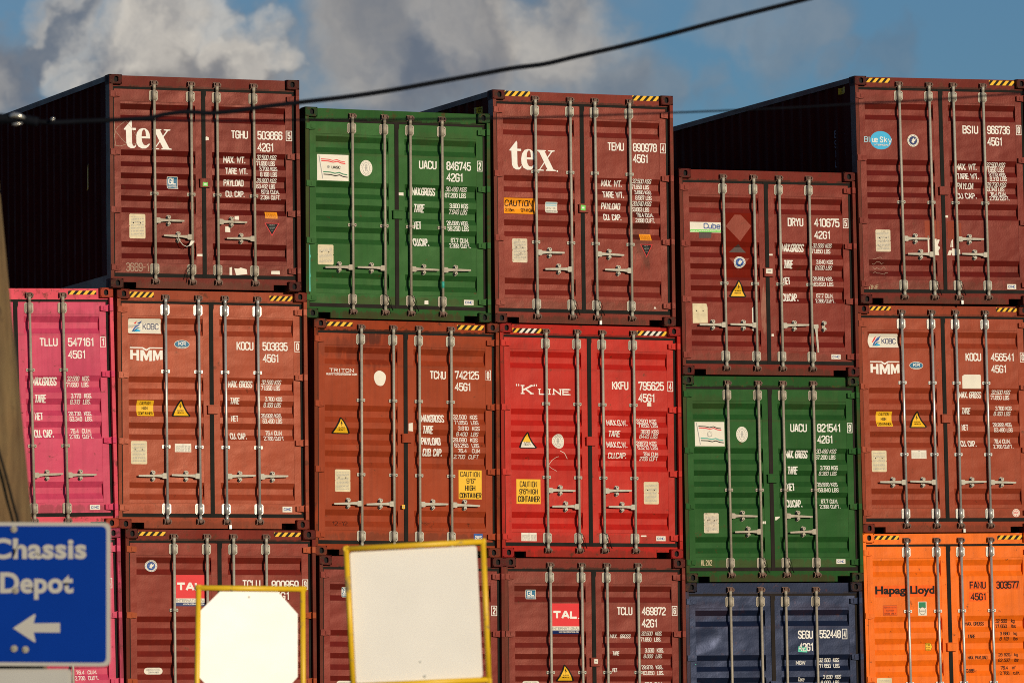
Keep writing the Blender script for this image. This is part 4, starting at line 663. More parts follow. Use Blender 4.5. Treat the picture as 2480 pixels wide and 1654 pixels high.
def g_door(H, xa, xb, pa, pb):
    """frame of one door leaf: two stiles, top and bottom rail"""
    bm = bmesh.new()
    bx(bm, X(xa), X(pa), YD, .118, .19, H-.167); bx(bm, X(pb), X(xb), YD, .118, .19, H-.167)
    bx(bm, X(pa), X(pb), YD, .118, H-.316, H-.167); bx(bm, X(pa), X(pb), YD, .118, .19, .313)
    return to_mesh('door', bm)

def g_seal(H, side):
    bm = bmesh.new(); y0, y1 = .064, .11
    if side == 0:
        bx(bm, X(.052), X(.078), y0, y1, .145, H-.141); bx(bm, X(.078), X(1.192), y0, y1, H-.167, H-.141); bx(bm, X(.078), X(1.192), y0, y1, .145, .19)
        prism(bm, [(X(1.192), .145), (X(1.243), .145), (X(1.243), H-.24), (X(1.252), H-.21), (X(1.252), H-.130), (X(1.172), H-.130), (X(1.172), H-.168), (X(1.192), H-.168)], .060, y1)
    else:
        bx(bm, X(2.360), X(2.388), y0, y1, .145, H-.141); bx(bm, X(1.2525), X(2.360), y0, y1, H-.167, H-.141); bx(bm, X(1.2435), X(2.360), y0, y1, .145, .19)
    return to_mesh('door_seal', bm)

def g_hinge(side):
    """hinge strap and pin between post and leaf; centred on z = 0"""
    bm = bmesh.new(); s = 1 if side == 0 else -1
    def q(x): return X(x) if side == 0 else X(W_-x)
    prism(bm, [(q(.052), -.040), (q(.152), -.030), (q(.152), .030), (q(.052), .040)], .034, .0705)
    tube(bm, [(q(.045), .046, -.043), (q(.045), .046, .043)], .019, 12)
    bx(bm, min(q(.010), q(.052)), max(q(.010), q(.052)), -.012, .046, -.036, .036); bx(bm, min(q(.085), q(.115)), max(q(.085), q(.115)), .026, .0335, -.022, .022)
    return to_mesh('hinge', bm)

def g_rod(H):
    bm = bmesh.new(); y = .026
    tube(bm, [(0, y, .12), (0, y, H-.12)], .0170, 14)
    for z0, z1 in ((.105, .165), (H-.165, H-.105)): tube(bm, [(0, y, z0), (0, y, z1)], [.0225, .0195] if z0 < 1 else [.0195, .0225], 12)
    for z, s in ((.092, -1), (H-.092, 1)):
        tube(bm, [(0, y, z-.028), (0, y, z+.028)], .021, 10, mi=1)
        bx(bm, -.026, .030, .010, .024, z-.012*s-.010, z-.012*s+.008, 1); bx(bm, -.018, .018, .002, .03, z-.012, z+.020, 1)
    return to_mesh('locking_rod', bm)
def g_keeper():
    bm = bmesh.new()
    bx(bm, -.042, -.030, .006, .058, -.022, .026); bx(bm, .032, .044, .008, .058, -.026, .022); bx(bm, -.042, .044, .040, .0585, -.034, .036)
    tube(bm, [(.038, -.002, .0), (.038, .012, .0)], .011, 8)
    return to_mesh('cam_keeper', bm)
def g_bracket():
    bm = bmesh.new(); c = .014
    def plate(x0, x1, z0, z1, y0, y1): prism(bm, [(x0+c, z0), (x1-c, z0), (x1, z0+c), (x1, z1-c), (x1-c, z1), (x0+c, z1), (x0, z1-c), (x0, z0+c)], y0, y1)
    plate(-.054, .054, -.064, .064, .060, .0695)
    plate(.012, .046, -.058, .058, .022, .034); bx(bm, .02, .04, .034, .060, -.05, .05); bx(bm, -.04, -.03, .05, .06, -.05, .05)
    tube(bm, [(0, .026, -.060), (0, .026, .060)], .0265, 14)
    for z in (-.036, .036): tube(bm, [(.030, .0205, z), (.030, .0225, z)], .0055, 8, mi=1)
    return to_mesh('rod_bracket', bm)
def g_guide():
    bm = bmesh.new()
    bx(bm, -.050, .050, .060, .0695, -.019, .019); tube(bm, [(0, .027, -.019), (0, .027, .019)], .023, 12); bx(bm, -.014, .014, .03, .062, -.016, .016); bx(bm, .018, .046, .03, .042, -.017, .017)
    tube(bm, [(.033, .0285, 0), (.033, .031, 0)], .006, 8, mi=1); tube(bm, [(-.036, .058, 0), (-.036, .0605, 0)], .006, 8, mi=1)
    return to_mesh('rod_guide', bm)
def g_handle(s):
    """bar leaving the rod at x = 0 towards s (+1 right, -1 left)"""
    bm = bmesh.new(); y = .018
    def P(pts, y0, y1): prism(bm, [(x*s, z) for x, z in pts], y0, y1)
    P([(.012, -.034), (.060, -.034), (.068, -.020), (.068, .018), (.055, .032), (.012, .032)], y-.008, y+.018)
    P([(.06, -.020), (.130, -.012), (.205, -.012), (.205, .014), (.130, .016), (.06, .020)], y-.004, y+.006)
    P([(.2055, -.013), (.365, -.010), (.368, .010), (.2055, .015)], y-.007, y+.009)
    tube(bm, [(.040*s, y-.010, .0), (.040*s, y-.004, .0)], .009, 8)
    return to_mesh('door_handle', bm)
def g_catch():
    bm = bmesh.new(); c = .012
    def lug(z0, z1, y0, y1): prism(bm, [(-.020+c, z0), (.020-c, z0), (.020, z0+c), (.020, z1-c), (.020-c, z1), (-.020+c, z1), (-.020, z1-c), (-.020, z0+c)], y0, y1)
    lug(-.068, .068, .060, .0695); lug(.016, .060, .010, .024); bx(bm, -.014, .014, .024, .060, .020, .034); lug(-.056, -.018, .016, .028); bx(bm, -.012, .012, .028, .060, -.036, -.024)
    for z in (.046, -.048): tube(bm, [(0, .0085 if z > 0 else .0145, z), (0, .0095 if z > 0 else .0155, z)], .0065, 8, mi=1)
    return to_mesh('handle_catch', bm)
def g_lock():
    bm = bmesh.new(); bx(bm, -.066, .066, .030, .0695, -.052, .052); bx(bm, -.070, .070, .024, .034, .046, .056); bx(bm, -.05, -.046, .0275, .03, -.05, .045)
    return to_mesh('lock_box', bm)

def build_container(key, spec, place):
    H = place[5]; rt = bpy.data.objects.new('shipping_container', None); COL.objects.link(rt)
    rt.empty_display_size = .5; rt.location = place[:3]; rt.rotation_euler = (0, place[3], place[4]); rt.rotation_mode = 'XYZ'
    Rm = Matrix.Rotation(place[4], 3, 'Z') @ Matrix.Rotation(place[3], 3, 'Y'); rt.rotation_euler = Rm.to_euler()
    prop(rt, spec['label'], 'shipping container', 'containers stacked in the yard')
    pm, cm = spec['paint'], spec['cast']; low = spec.get('plain')
    link('frame', cached(('fr', H), lambda: g_frame(H)), spec.get('frame', pm), rt)
    cg = cached('cast', g_casting)
    for (x, y, z, sx, sy) in ((X(0), 0, 0, 1, 1), (X(W_), 0, 0, -1, 1), (X(0), 0, H-.118, 1, 1), (X(W_), 0, H-.118, -1, 1), (X(0), LEN, 0, 1, -1), (X(W_), LEN, 0, -1, -1), (X(0), LEN, H-.118, 1, -1), (X(W_), LEN, H-.118, -1, -1)):
        o = link('corner_casting', cg, [cm, MT['hole']], rt, (x, y, z)); o.scale = (sx, sy, 1)
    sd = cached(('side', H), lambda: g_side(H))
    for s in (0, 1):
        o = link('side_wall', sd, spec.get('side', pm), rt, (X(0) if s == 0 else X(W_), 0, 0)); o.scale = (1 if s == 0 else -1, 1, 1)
    def roof():
        bm = bmesh.new(); bx(bm, X(.056), X(W_-.056), .131, LEN-.11, H-.030, H-.016)
        y = .3
        while y < LEN-.4: prism(bm, [(X(.2), H-.016), (X(W_-.2), H-.016), (X(W_-.22), H-.008), (X(.22), H-.008)], y, y+.09); y += .209
        return to_mesh('roof', bm)
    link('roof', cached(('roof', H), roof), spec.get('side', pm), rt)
    def back():
        bm = bmesh.new(); bx(bm, X(.051), X(W_-.051), LEN-.06, LEN-.03, .141, H-.121); bx(bm, X(.056), X(W_-.056), .47, LEN-.06, .12, .16); return to_mesh('rear_wall', bm)
    link('rear_wall', cached(('back', H), back), pm, rt)
    # ------- doors
    rub = MT[spec.get('rubber', 'rubber')]; rm = MT[spec.get('rod', 'galv')]; hm = MT['galv'] if rm is MT['chrome'] else rm
    rods = spec.get('rods', (.626, 1.047, 1.386, 1.806))
    hz = [.235, .94, 1.64, 2.34] if H < 2.7 else [.245, 1.04, 1.84, 2.64]
    hx = spec.get('handles'); gz = spec.get('guides', [1.432] if H < 2.7 else [.988, 1.900])
    doors = []
    for s, (xa, xb, pa, pb) in enumerate(((.079, 1.1915, .160, 1.113), (1.2435, 2.3595, 1.324, 2.274))):
        d = link('door', cached(('door', H, s), lambda: g_door(H, xa, xb, pa, pb)), pm, rt); doors.append(d)
        dn = spec.get('dents', {}).get(s)
        pg = g_panel(H, pa, pb, dn) if dn else cached(('panel', H, s), lambda: g_panel(H, pa, pb))
        link('door_panel', pg, pm, d); link('door_seal', cached(('seal', H, s), lambda: g_seal(H, s)), rub, d)
        for z in hz: link('hinge', cached(('hinge', s), lambda: g_hinge(s)), spec.get('hinge', pm), d, (0, 0, H-z))
        if low: continue
        for i in (2*s, 2*s+1):
            x = X(rods[i])
            link('locking_rod', cached(('rod', H), lambda: g_rod(H)), [rm, MT['camrust']], d, (x, 0, 0))
            for z in (.092, H-.092): link('cam_keeper', cached('keep', g_keeper), MT['camrust'], d, (x, 0, z))
            for z in (.245, H-.240): link('rod_bracket', cached('brk', g_bracket), [rm, MT['hole']], d, (x, 0, z))
            for z in gz: link('rod_guide', cached('guide', g_guide), [rm, MT['hole']], d, (x, 0, H-z))
            if hx:
                dr, z = hx[i]
                if dr == 0:      # handle hanging down beside its rod
                    o = link('door_handle', cached(('hdl', 1), lambda: g_handle(1)), hm, d, (x-.01, -.004, H-z), (0, rad(86), 0)); o.location.x = x+.045; o.location.z = H-z+.03
                    dr = 1
                else: link('door_handle', cached(('hdl', dr), lambda: g_handle(dr)), hm, d, (x, 0, H-z), (0, rad(random.uniform(-2.4, 2.4)), 0))
                link('handle_catch', cached('catch', g_catch), [hm, MT['hole']], d, (x+dr*.175, 0, H-z))
    if not low: link('lock_box', cached('lock', g_lock), pm, doors[1], (X(spec.get('lock', (1.226, 1.445 if H > 2.7 else 1.288))[0]), 0, H-spec.get('lock', (1.226, 1.445 if H > 2.7 else 1.288))[1]))
    # ------- lettering and stickers
    br = [H-t for r in PR[H] for t in r]
    dents = spec.get('dents', {})
    def surf(x, z):
        y = depth_at(H, x, z); xx = x+W_/2
        s_ = 0 if .160 < xx < 1.113 else (1 if 1.324 < xx < 2.274 else 9)
        for cx, ct, rx, rt, am, sk in dents.get(s_, ()):
            u = (xx-cx+sk*((H-z)-ct))/rx; v = ((H-z)-ct)/rt; q = u*u+v*v
            if q < 1: y += am*(1-q)**1.3
        return y-.0005*(s_ in dents)
    if dents: br = br+[H-.33-.03*i for i in range(int((H-.66)/.03))]
    ink = spec.get('ink', 'white'); groups = {}
    k = 0
    for t, x0, t0, x1, t1 in TEXTS.get(key, []):
        if t[0] == '#': nm = 'check_digit'
        elif t in ('42G1', '45G1'): nm = 'size_code'
        elif k < 2 and len(TEXTS[key]) > 3 and 'KGS' not in t: nm = 'serial_number' if t[0].isdigit() else 'owner_code'; k += 1
        else: nm = 'weight_figure' if t[0].isdigit() else 'weight_caption'
        d = Deco(); groups[len(groups)] = (nm, d)
        if t[0] == '#':
            a, b, c, e = X(x0), H-t1, X(x1), H-t0; d.stroke([(a, b), (c, b), (c, e), (a, e), (a, b)], .0075, ink); w_ = (c-a); d.text(t[1:], a+w_*.24, b+.016, c-w_*.24, e-.016, ink, .15)
        else: d.text(t, X(x0), H-t1, X(x1), H-t0, ink, (.14 if (t1-t0) > .095 else .142 if nm == 'weight_caption' else .132) if ink == 'white' else .165)
    for nm, d in groups.values():
        bm = finish(d, nm, None, surf, br); link(nm, to_mesh(nm, bm, False), [MT[m] for m in d.mats], doors[1])
    for kd, x0, t0, x1, t1 in STICKERS.get(key, []):
        if kd == 'hapag':
            word_mark(doors[0], X(x0), H-t1, X(x1), H-t0, surf, br); continue
        nm, d = sticker(kd, X(x0), H-t1, X(x1), H-t0)
        if kd.startswith('seal') or kd == 'warn': d.f = [(p, mi, lay+14) for p, mi, lay in d.f]     # these lie on top of older patches
        if kd.startswith('stripe'): bm = finish(d, nm, None, lambda x, z: .058, []); par = rt
        elif kd.startswith('tag'): bm = finish(d, nm, None, lambda x, z: .0275, []); par = doors[1]
        elif kd == 'drip': bm = finish(d, nm, None, lambda x, z: .0035, []); par = rt
        else: bm = finish(d, nm, None, surf, br); par = doors[0 if (x0+x1)/2 < 1.219 else 1]
        link(nm, to_mesh(nm, bm, False), [MT[m] for m in d.mats], par)
    # ------- lettering down the side that faces left
    if spec.get('sidetext'):
        ybr = []; y = .30
        while y < 3: ybr += [-(y+t) for t in (0, .072, .140, .210)]; y += .278
        d = Deco()
        for t, yc, top, hh in spec['sidetext']:
            z = H-top
            for ch in t:
                if ch != ' ': d.lay = 1; d.text(ch, -yc-.03, z-hh, -yc+.03, z, 'sidegrey', .13)
                z -= hh*1.33
        nm = 'side_lettering'
        bm = finish(d, nm, None, lambda u, v: .010+.036*side_prof(-u), ybr, 'x')
        # artwork (u, depth, v) -> world of the left wall: x = depth, y = -u, z = v
        for v in bm.verts: v.co = Vector((X(0)+v.co.y, -v.co.x, v.co.z))
        link(nm, to_mesh(nm, bm, False), [MT['sidegrey']], rt)
    for t, yc, top, w2, h2 in spec.get('sidestick', []):
        d = Deco()
        if t == 'tri': d.poly([(-yc-w2, H-top-h2), (-yc+w2, H-top-h2), (-yc+w2, H-top+h2)], 'yellow')
        else: d.rect(-yc-w2, H-top-h2, -yc+w2, H-top+h2, 'yellow'); d.text("9'6\"", -yc-w2*.6, H-top-h2*.1, -yc+w2*.6, H-top+h2*.7, 'ink'); d.lines(-yc-w2*.7, H-top-h2*.8, -yc+w2*.7, H-top-h2*.3, 'ink', 2)
        ybr = []; y = .30
        while y < 3: ybr += [-(y+q) for q in (0, .072, .140, .210)]; y += .278
        bm = finish(d, 's', None, lambda u, v: .010+.036*side_prof(-u), ybr, 'x')
        for v in bm.verts: v.co = Vector((X(0)+v.co.y, -v.co.x, v.co.z))
        link('side_sticker', to_mesh('side_sticker', bm, False), [MT[m] for m in d.mats], rt)
    # ------- seal wires hanging at the foot of the middle rods
    for i in spec.get('wires', ()):
        x = X(rods[i]); bm = bmesh.new(); s = spec.get('wdir', 1)
        tube(bm, [(x-.02, .002, .31), (x+.03*s, -.004, .29), (x+.07*s, .03, .24), (x+.09*s, .05, .17), (x+.11*s, .045, .12)], .0035, 6)
        tube(bm, [(x+.0, .0, .30), (x+.05*s, .02, .2), (x+.065*s, .045, .13), (x+.075*s, .05, .08)], .0035, 6)
        link('seal_wire', to_mesh('seal_wire', bm), MT['rubber'], doors[0 if i < 2 else 1])
    if spec.get('tape'):
        bm = bmesh.new(); x = X(rods[3]); tube(bm, [(x, .026, H-2.18), (x, .026, H-2.10)], .0185, 12); link('rod_tape', to_mesh('rod_tape', bm), MT['sea'], doors[1])
    if spec.get('padlock'):
        bm = bmesh.new(); x = X(rods[2]); bx(bm, x+.026, x+.056, .016, .034, .005, .05); tube(bm, [(x+.032, .025, .05), (x+.032, .025, .075), (x+.05, .025, .075), (x+.05, .025, .05)], .004, 6)
        link('padlock', to_mesh('padlock', bm), MT['chrome'], doors[1])
    if spec.get('customs'):     # strap seal looped round the second handle
        bm = bmesh.new(); z = H-1.955; x = X(.92)
        tube(bm, [(x-.06, .0, z+.02), (x-.05, .0, z-.04), (x, .0, z-.10), (x+.05, .0, z-.12), (x+.10, .004, z-.09), (x+.14, .006, z-.05)], .004, 6)
        prism(bm, [(x+.075, z-.11), (x+.10, z-.105), (x+.15, z-.05), (x+.10, z-.045)], -.004, -.001)
        link('strap_seal', to_mesh('strap_seal', bm), MT['cream'], doors[0])
    return rt

def font_bm(text, x0, z0, x1, z1, offset=.0, spacing=1.0, cap='H'):
    """built-in sans lettering as a flat bmesh in (x, z), fitted to the box by its own extent"""
    cu = bpy.data.curves.new('t', 'FONT'); cu.body = text; cu.offset = offset; cu.space_character = spacing; cu.resolution_u = 4
    o = bpy.data.objects.new('t', cu); COL.objects.link(o); bpy.context.view_layer.update()
    me = bpy.data.meshes.new_from_object(o.evaluated_get(bpy.context.evaluated_depsgraph_get()))
    bpy.data.objects.remove(o); bpy.data.curves.remove(cu)
    xs = [v.co.x for v in me.vertices]; ys = [v.co.y for v in me.vertices]
    a, b, c, e = min(xs), max(xs), min(ys), max(ys); bm = bmesh.new(); bm.from_mesh(me); bpy.data.meshes.remove(me)
    for v in bm.verts: v.co = Vector((x0+(v.co.x-a)/(b-a)*(x1-x0), 0, z0+(v.co.y-c)/(e-c)*(z1-z0)))
    return bm

def word_mark(par, x0, z0, x1, z1, surf, br):
    xm = x0+(x1-x0)*.515; xn = x0+(x1-x0)*.588
    for t, a, b, lo, hi in (('Hapag', x0, xm, z0, z1), ('Lloyd', xn, x1, z0, z1)):
        bm = font_bm(t, a, lo, b, hi, offset=.04, spacing=1.0)
        bmesh.ops.triangulate(bm, faces=bm.faces[:])
        for v in bm.verts: v.co.y = surf(v.co.x, v.co.z)-.002
        for f in bm.faces:
            f.normal_update()
            if f.normal.y > 0: f.normal_flip()
        link('logo', to_mesh('logo', bm, False), MT['ink'], par)
# ------------------------------------------------------------------ ground
def big_ground():
    bm = bmesh.new(); s = 700; v = [bm.verts.new((x, y, 0)) for x, y in ((-s, -s), (s, -s), (s, s), (-s, s))]; bm.faces.new(v)
    m, nt, b = new_mat('asphalt'); c = coords(nt, seed=False)
    nt.links.new(mix(nt, noise(nt, c, .6, 6), (.035, .034, .033), (.065, .062, .058)), b.inputs['Base Color']); b.inputs['Roughness'].default_value = .9
    bump(nt, b, noise(nt, c, 60, 3), .01)
    o = link('ground', to_mesh('ground', bm), m, loc=(0, 0, GZ)); prop(o, kind='structure')
GZ = -5.962
big_ground()
MT['sidegrey'] = simple('shaded_side_lettering', (.30, .31, .33), .6)  # side lettering dimmed, the shade of that wall put into its colour
MT['DR0'] = paint('maroon_under_patch', (.20, .03, .018), .42, wave=.004); MT['DR1'] = paint('darker_red_touch_up', (.165, .011, .005), .75, spec=.1, wave=.004)
MT['BS1'] = paint('orange_brown_touch_up', (.22, .030, .012), .5, wave=.004); MT['FA1'] = paint('deeper_orange_touch_up', (.84, .105, .004), .5, wave=.004)

H9, H8 = 2.896, 2.591
def hs(kind, H):
    z = (2.061, 2.260) if H > 2.7 else (1.757, 1.955)
    if kind == 'A': return [(1, z[0]), (-1, z[1]), (1, z[0]), (-1, z[1])]
    zz = 2.254 if H > 2.7 else 1.955
    return [(-1, zz), (-1, zz), (1, zz), (1, zz)]
def P_(name, rgb, rough, k=.6, H=2.896, grime=1., **q):
    q['stains'] = tuple(q.get('stains', ()))+((0, .235, 1.3, .06, (.06, .022, .012), .45*grime), (-.9, H-.34, .5, .12, (.05, .016, .009), .25*grime), (.6, H-.34, .5, .10, (.05, .016, .009), .2*grime), (0, H-.56, 1.3, .02, (.05, .02, .012), .2*grime))
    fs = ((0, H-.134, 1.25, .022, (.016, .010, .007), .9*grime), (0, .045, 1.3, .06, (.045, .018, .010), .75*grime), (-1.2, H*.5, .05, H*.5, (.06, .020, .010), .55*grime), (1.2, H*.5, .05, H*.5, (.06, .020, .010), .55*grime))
    return dict(paint=paint(name+'_paint', rgb, rough, **q), cast=casting_mat(name+'_casting', rgb, k), frame=paint(name+'_frame_paint', tuple(c*.9 for c in rgb), rough+.06, rust=.35, wave=.006, spec=.25, stains=fs), side=paint(name+'_side_paint', tuple(c*.62 for c in rgb), .8, rust=.2, wave=.006, spec=.08))  # side: same paint made darker and duller, shade put into the colour
def SP(base, **q): d = dict(base); d.update(q); return d

SPECS = {
 'TGHU': SP(P_('dark_maroon', (.098, .0085, .0060), .40, .8, wave=.014, spec=.34, H=H8), handles=hs('A', H8), rods=(.578, 1.049, 1.382, 1.854), rod='galvgreen', customs=True, dents={0: [(.86, 1.25, .60, .50, -.009, 0)]}, wires=(1,), wdir=-1,
   sidetext=[('TGHU 503866 5', .70, .55, .085), ('42G1', .42, .62, .085)], sidestick=[('tri', .98, 1.15, .09, .16)],
   label='dark maroon container with white tex lettering above the terracotta one'),
 'KOCU': SP(P_('terracotta', (.290, .047, .019), .41, .35, grime=.5), handles=hs('B', H9), rod='chrome', padlock=True,
   label='terracotta HMM container numbered 503835 beside the pink container'),
 'TCLUa': SP(P_('brick_red', (.160, .015, .009), .46, .6), handles=hs('A', H9), hinge=paint('orange_hinge_paint', (.30, .045, .008), .5), guides=[.978, 1.9],
   label='brick red container with an eagle seal, behind the white octagonal sign'),
 'UACU': SP(P_('green', (.018, .075, .016), .56, .55, H=H8, spec=.35), handles=hs('B', H8), rubber='rubbergreen', rod='galvgreen', wires=(1, 2), tape=True,
   label='green container numbered 846745 on the top row, with a UASC flag sticker'),
 'TCNU': SP(P_('orange_red', (.290, .041, .012), .56, .7, spec=.35, stains=((-.50, 2.55, .42, .26, (.16, .018, .006), .7), (-.42, 2.68, .12, .1, (.05, .01, .006), .8), (.72, .8, .05, .3, (.42, .06, .01), .5))), handles=hs('B', H9),
   label='orange red container with TRITON lettering and a tall yellow caution sticker'),
 'C2': SP(P_('red_brown', (.145, .014, .010), .42, .6, H=H8), handles=hs('A', H8), label='red brown container mostly hidden behind the blank square white sign'),
 'TEMU': SP(P_('faded_maroon', (.165, .019, .012), .38, .7, wave=.010, stains=((.80, 1.2, .12, .55, (.045, .013, .008), .75), (-.62, 1.92, .22, .2, (.07, .012, .008), .4), (-.75, .72, .12, .25, (.07, .012, .008), .4))), handles=[(1, 2.01), (-1, 2.21), (1, 2.01), (-1, 2.21)], rods=(.578, 1.049, 1.382, 1.854), wires=(1, 2), padlock=True, guides=[1.0, 1.88],
   sidetext=[('TEMU 890978', .70, .55, .085)], sidestick=[('r', .55, .22, .12, .06)],
   label='faded maroon container with large tex lettering and an orange caution sticker, on the top row'),
 'KKFU': SP(P_('bright_red', (.450, .0145, .010), .48, .35, grime=.6), handles=hs('A', H9), wires=(1, 2), label='bright red container with white K LINE lettering, third row centre'),
 'TCLUb': SP(P_('rosy_brown', (.150, .018, .012), .40, .6, H=H8), handles=hs('A', H8), guides=[1.415], label='maroon container with a bright red TAL sticker, directly under the bright red container'),
 'DRYU': SP(P_('maroon', (.145, .0130, .0085), .42, .6, H=H8, stains=((-.04, .85, .06, .35, (.30, .16, .11), .6),)), handles=[(-1, 1.957), (-1, 1.957), (1, 1.957), (0, 1.957)], rods=(.614, 1.035, 1.386, 1.800), label='maroon container with a Cube sticker, sitting on a green container'),
 'UACV': SP(P_('deep_green', (.014, .066, .014), .58, .75, H=H8, spec=.3), handles=hs('A', H8), rubber='rubbergreen', rod='galvgreen', wires=(1, 2), label='green container numbered 821541, sitting on the navy blue container'),
 'SEGU': SP(P_('navy_blue', (.0065, .011, .028), .36, .8, H=H8), handles=hs('A', H8), rod='galvgreen', rubber='rubbergreen', dents={0: [(.24, .72, .26, .17, .014, .6), (.20, 1.26, .08, .05, .014, 0.)]}, label='navy blue container with a dented left door'),
 'BSIU': SP(P_('dusty_maroon', (.125, .0120, .0085), .39, .6, stains=((-.95, .62, .2, .3, (.07, .012, .008), .5), (.95, .33, .2, .22, (.07, .012, .008), .5))), handles=hs('A', H9), guides=[1.595], wires=(1, 2), padlock=True,
   sidetext=[('BSIU 966736 8', .74, .62, .095), ('45G1', .42, .62, .095)], sidestick=[('r', .42, 1.45, .06, .11), ('r', .45, .14, .11, .04)],
   label='dusty maroon container with a round sky blue logo, at the top right corner'),
 'KOCV': SP(P_('warm_terracotta', (.265, .040, .016), .41, .35, grime=.5), handles=hs('B', H9), rod='chrome', padlock=True, label='terracotta container numbered 456541 with HMM lettering, sitting on the orange container'),
 'FANU': SP(P_('orange', (.830, .150, .008), .42, .1, grime=.15), handles=hs('B', H9), rod='chrome', ink='ink', label='bright orange container with black writing, at the bottom right corner'),
 'TLLU': SP(P_('pink', (.550, .054, .118), .50, .5), handles=hs('B', H9), rod='galvgreen', hinge=paint('magenta_hinge_paint', (.55, .03, .10), .5), label='pink container numbered 547161 beside the wooden pole'),
 'TLLV': SP(P_('rose_pink', (.550, .054, .118), .48, .5), handles=hs('B', H9), label='pink container mostly hidden behind the blue Chassis Depot sign'),
}
SPECS['FANU']['frame'] = SPECS['FANU']['paint']
SPECS['FANU']['cast'] = SPECS['FANU']['paint']
SPECS['TLLU']['frame'] = paint('scuffed_pink_frame_paint', (.62, .052, .090), .5, rust=.5)
SPECS['TLLU']['cast'] = casting_mat('salmon_casting', (.55, .07, .03), .15); SPECS['KKFU']['cast'] = casting_mat('red_casting', (.45, .015, .011), .25); SPECS['KOCU']['cast'] = casting_mat('terracotta_casting', (.25, .03, .012), .45)
for k_ in ('KOCU', 'KOCV'): SPECS[k_]['cast'] = casting_mat('terracotta_casting', (.24, .028, .012), .4)

# every stack stands exactly on the container below it
STACK = [('TLLV', 'TLLU'), ('TCLUa', 'KOCU', 'TGHU'), ('C2', 'TCNU', 'UACU'), ('TCLUb', 'KKFU', 'TEMU'), ('SEGU', 'UACV', 'DRYU'), ('FANU', 'KOCV', 'BSIU')]
BASE_LABEL = ['pink container at the foot of the leftmost stack', 'brick red container at the foot of the stack left of the white octagon', 'red brown container at the foot of the stack behind the blank square sign',
              'maroon container at the foot of the stack with the bright red one', 'navy blue container at the foot of the stack with two green ends', 'orange container at the foot of the rightmost stack']
for ci, st in enumerate(STACK):
    z = PLACE[st[0]][2]; H0 = H8 if ci == 4 else H9
    b = list(PLACE[st[0]]); b[2] = z-H0-.002; b[5] = H0
    base = build_container('', SP({k: v for k, v in SPECS[st[0]].items() if k in ('paint', 'cast', 'frame')}, plain=True, label=BASE_LABEL[ci]), b)
    for k_ in st:
        p = list(PLACE[k_]); p[2] = z; build_container(k_, SPECS[k_], p); z += p[5]+.002

# ------------------------------------------------------------------ street furniture in front
def face_plane(px, py, dist, cx, turn):
    """point on an upright sign face through column cx at dist, turned about the vertical (positive: towards the sun)"""
    p0 = at(cx, 1500, dist); v = (CAMPOS-p0); a = math.atan2(v.y, v.x)+turn; n = Vector((math.cos(a), math.sin(a), 0))
    r = at(px, py, 1)-CAMPOS
    return CAMPOS+r*((p0-CAMPOS).dot(n)/r.dot(n))

def slab(pts, th, fix=True):
    bm = bmesh.new(); n = (pts[1]-pts[0]).cross(pts[2]-pts[0]).normalized()
    if n.dot(CAMPOS-pts[0]) < 0: n = -n
    a = [bm.verts.new(p) for p in pts]; b = [bm.verts.new(p-n*th) for p in pts]; k = len(pts)
    bm.faces.new(a); bm.faces.new(b[::-1])
    for i in range(k): bm.faces.new([a[i], b[i], b[(i+1) % k], a[(i+1) % k]])
    return bm, n

def local(root, bm):
    for v in bm.verts: v.co = v.co-root.location
    return bm
def empty(name, loc, label, cat, group=None):
    o = bpy.data.objects.new(name, None); COL.objects.link(o); o.location = loc; prop(o, label, cat, group); return o

def yellow_steel():
    m, nt, b = new_mat('chipped_yellow_enamel'); v = coords(nt)
    c = mix(nt, noise(nt, v, 3, 5), (.74, .44, .010), (.86, .54, .016)); c = mix(nt, noise(nt, v, 9, 5, .65, .60, .66, 0, .85), c, (.16, .14, .10)); nt.links.new(c, b.inputs['Base Color']); b.inputs['Roughness'].default_value = .42
    return m
ymat = yellow_steel()
def sheet_mat(name, rgb, rough, spec, bd, sc_=2.2):
    m, nt, b = new_mat(name); v = coords(nt)
    nt.links.new(mix(nt, noise(nt, v, 3, 4), tuple(x*.95 for x in rgb), rgb), b.inputs['Base Color']); b.inputs['Roughness'].default_value = rough; b.inputs['Specular IOR Level'].default_value = spec
    bump(nt, b, noise(nt, v, sc_, 2, .5, .2, .8), bd); return m

# octagonal sign in a yellow tube frame
D1 = 46.0; T1 = rad(15)
f1 = lambda x, y: face_plane(x, y, D1, 606, T1)
base = f1(606, 1500); root = empty('framed_sign', (base.x, base.y, GZ), 'white octagonal sign plate in a square yellow tube frame', 'sign', 'signs in yellow tube frames')
bm, n = slab([f1(*p) for p in ((532.6, 1432), (673, 1432), (721, 1486), (721, 1638), (676, 1690), (530, 1690), (480.6, 1637), (480.6, 1483))], .004)
link('sign_plate', to_mesh('sign_plate', local(root, bm)), sheet_mat('bright_sign_sheet', (.84, .80, .73), .36, .6, .002), root)
bm = bmesh.new(); r = 6.6/FPX*D1
ft = lambda x, y: f1(x, y)+n*.012
gx = lambda x, y: Vector((ft(x, y).x, ft(x, y).y, GZ))
tube(bm, [ft(472, 1423), ft(740, 1426)], r*1.05, 14); tube(bm, [ft(480, 1416), ft(476, 1660), gx(476, 1660)], r, 14); tube(bm, [ft(732, 1419), ft(733, 1660), gx(733, 1660)], r, 14)
tube(bm, [ft(476, 1700), ft(733, 1703)], r, 12)
link('frame', to_mesh('frame', local(root, bm)), ymat, root)
bm = bmesh.new(); p = f1(603, 1445); tube(bm, [p+n*.001, p+n*.006], .008, 8); link('bolt_or_glint_dot', to_mesh('bolt_or_glint_dot', local(root, bm)), MT['galv'], root)

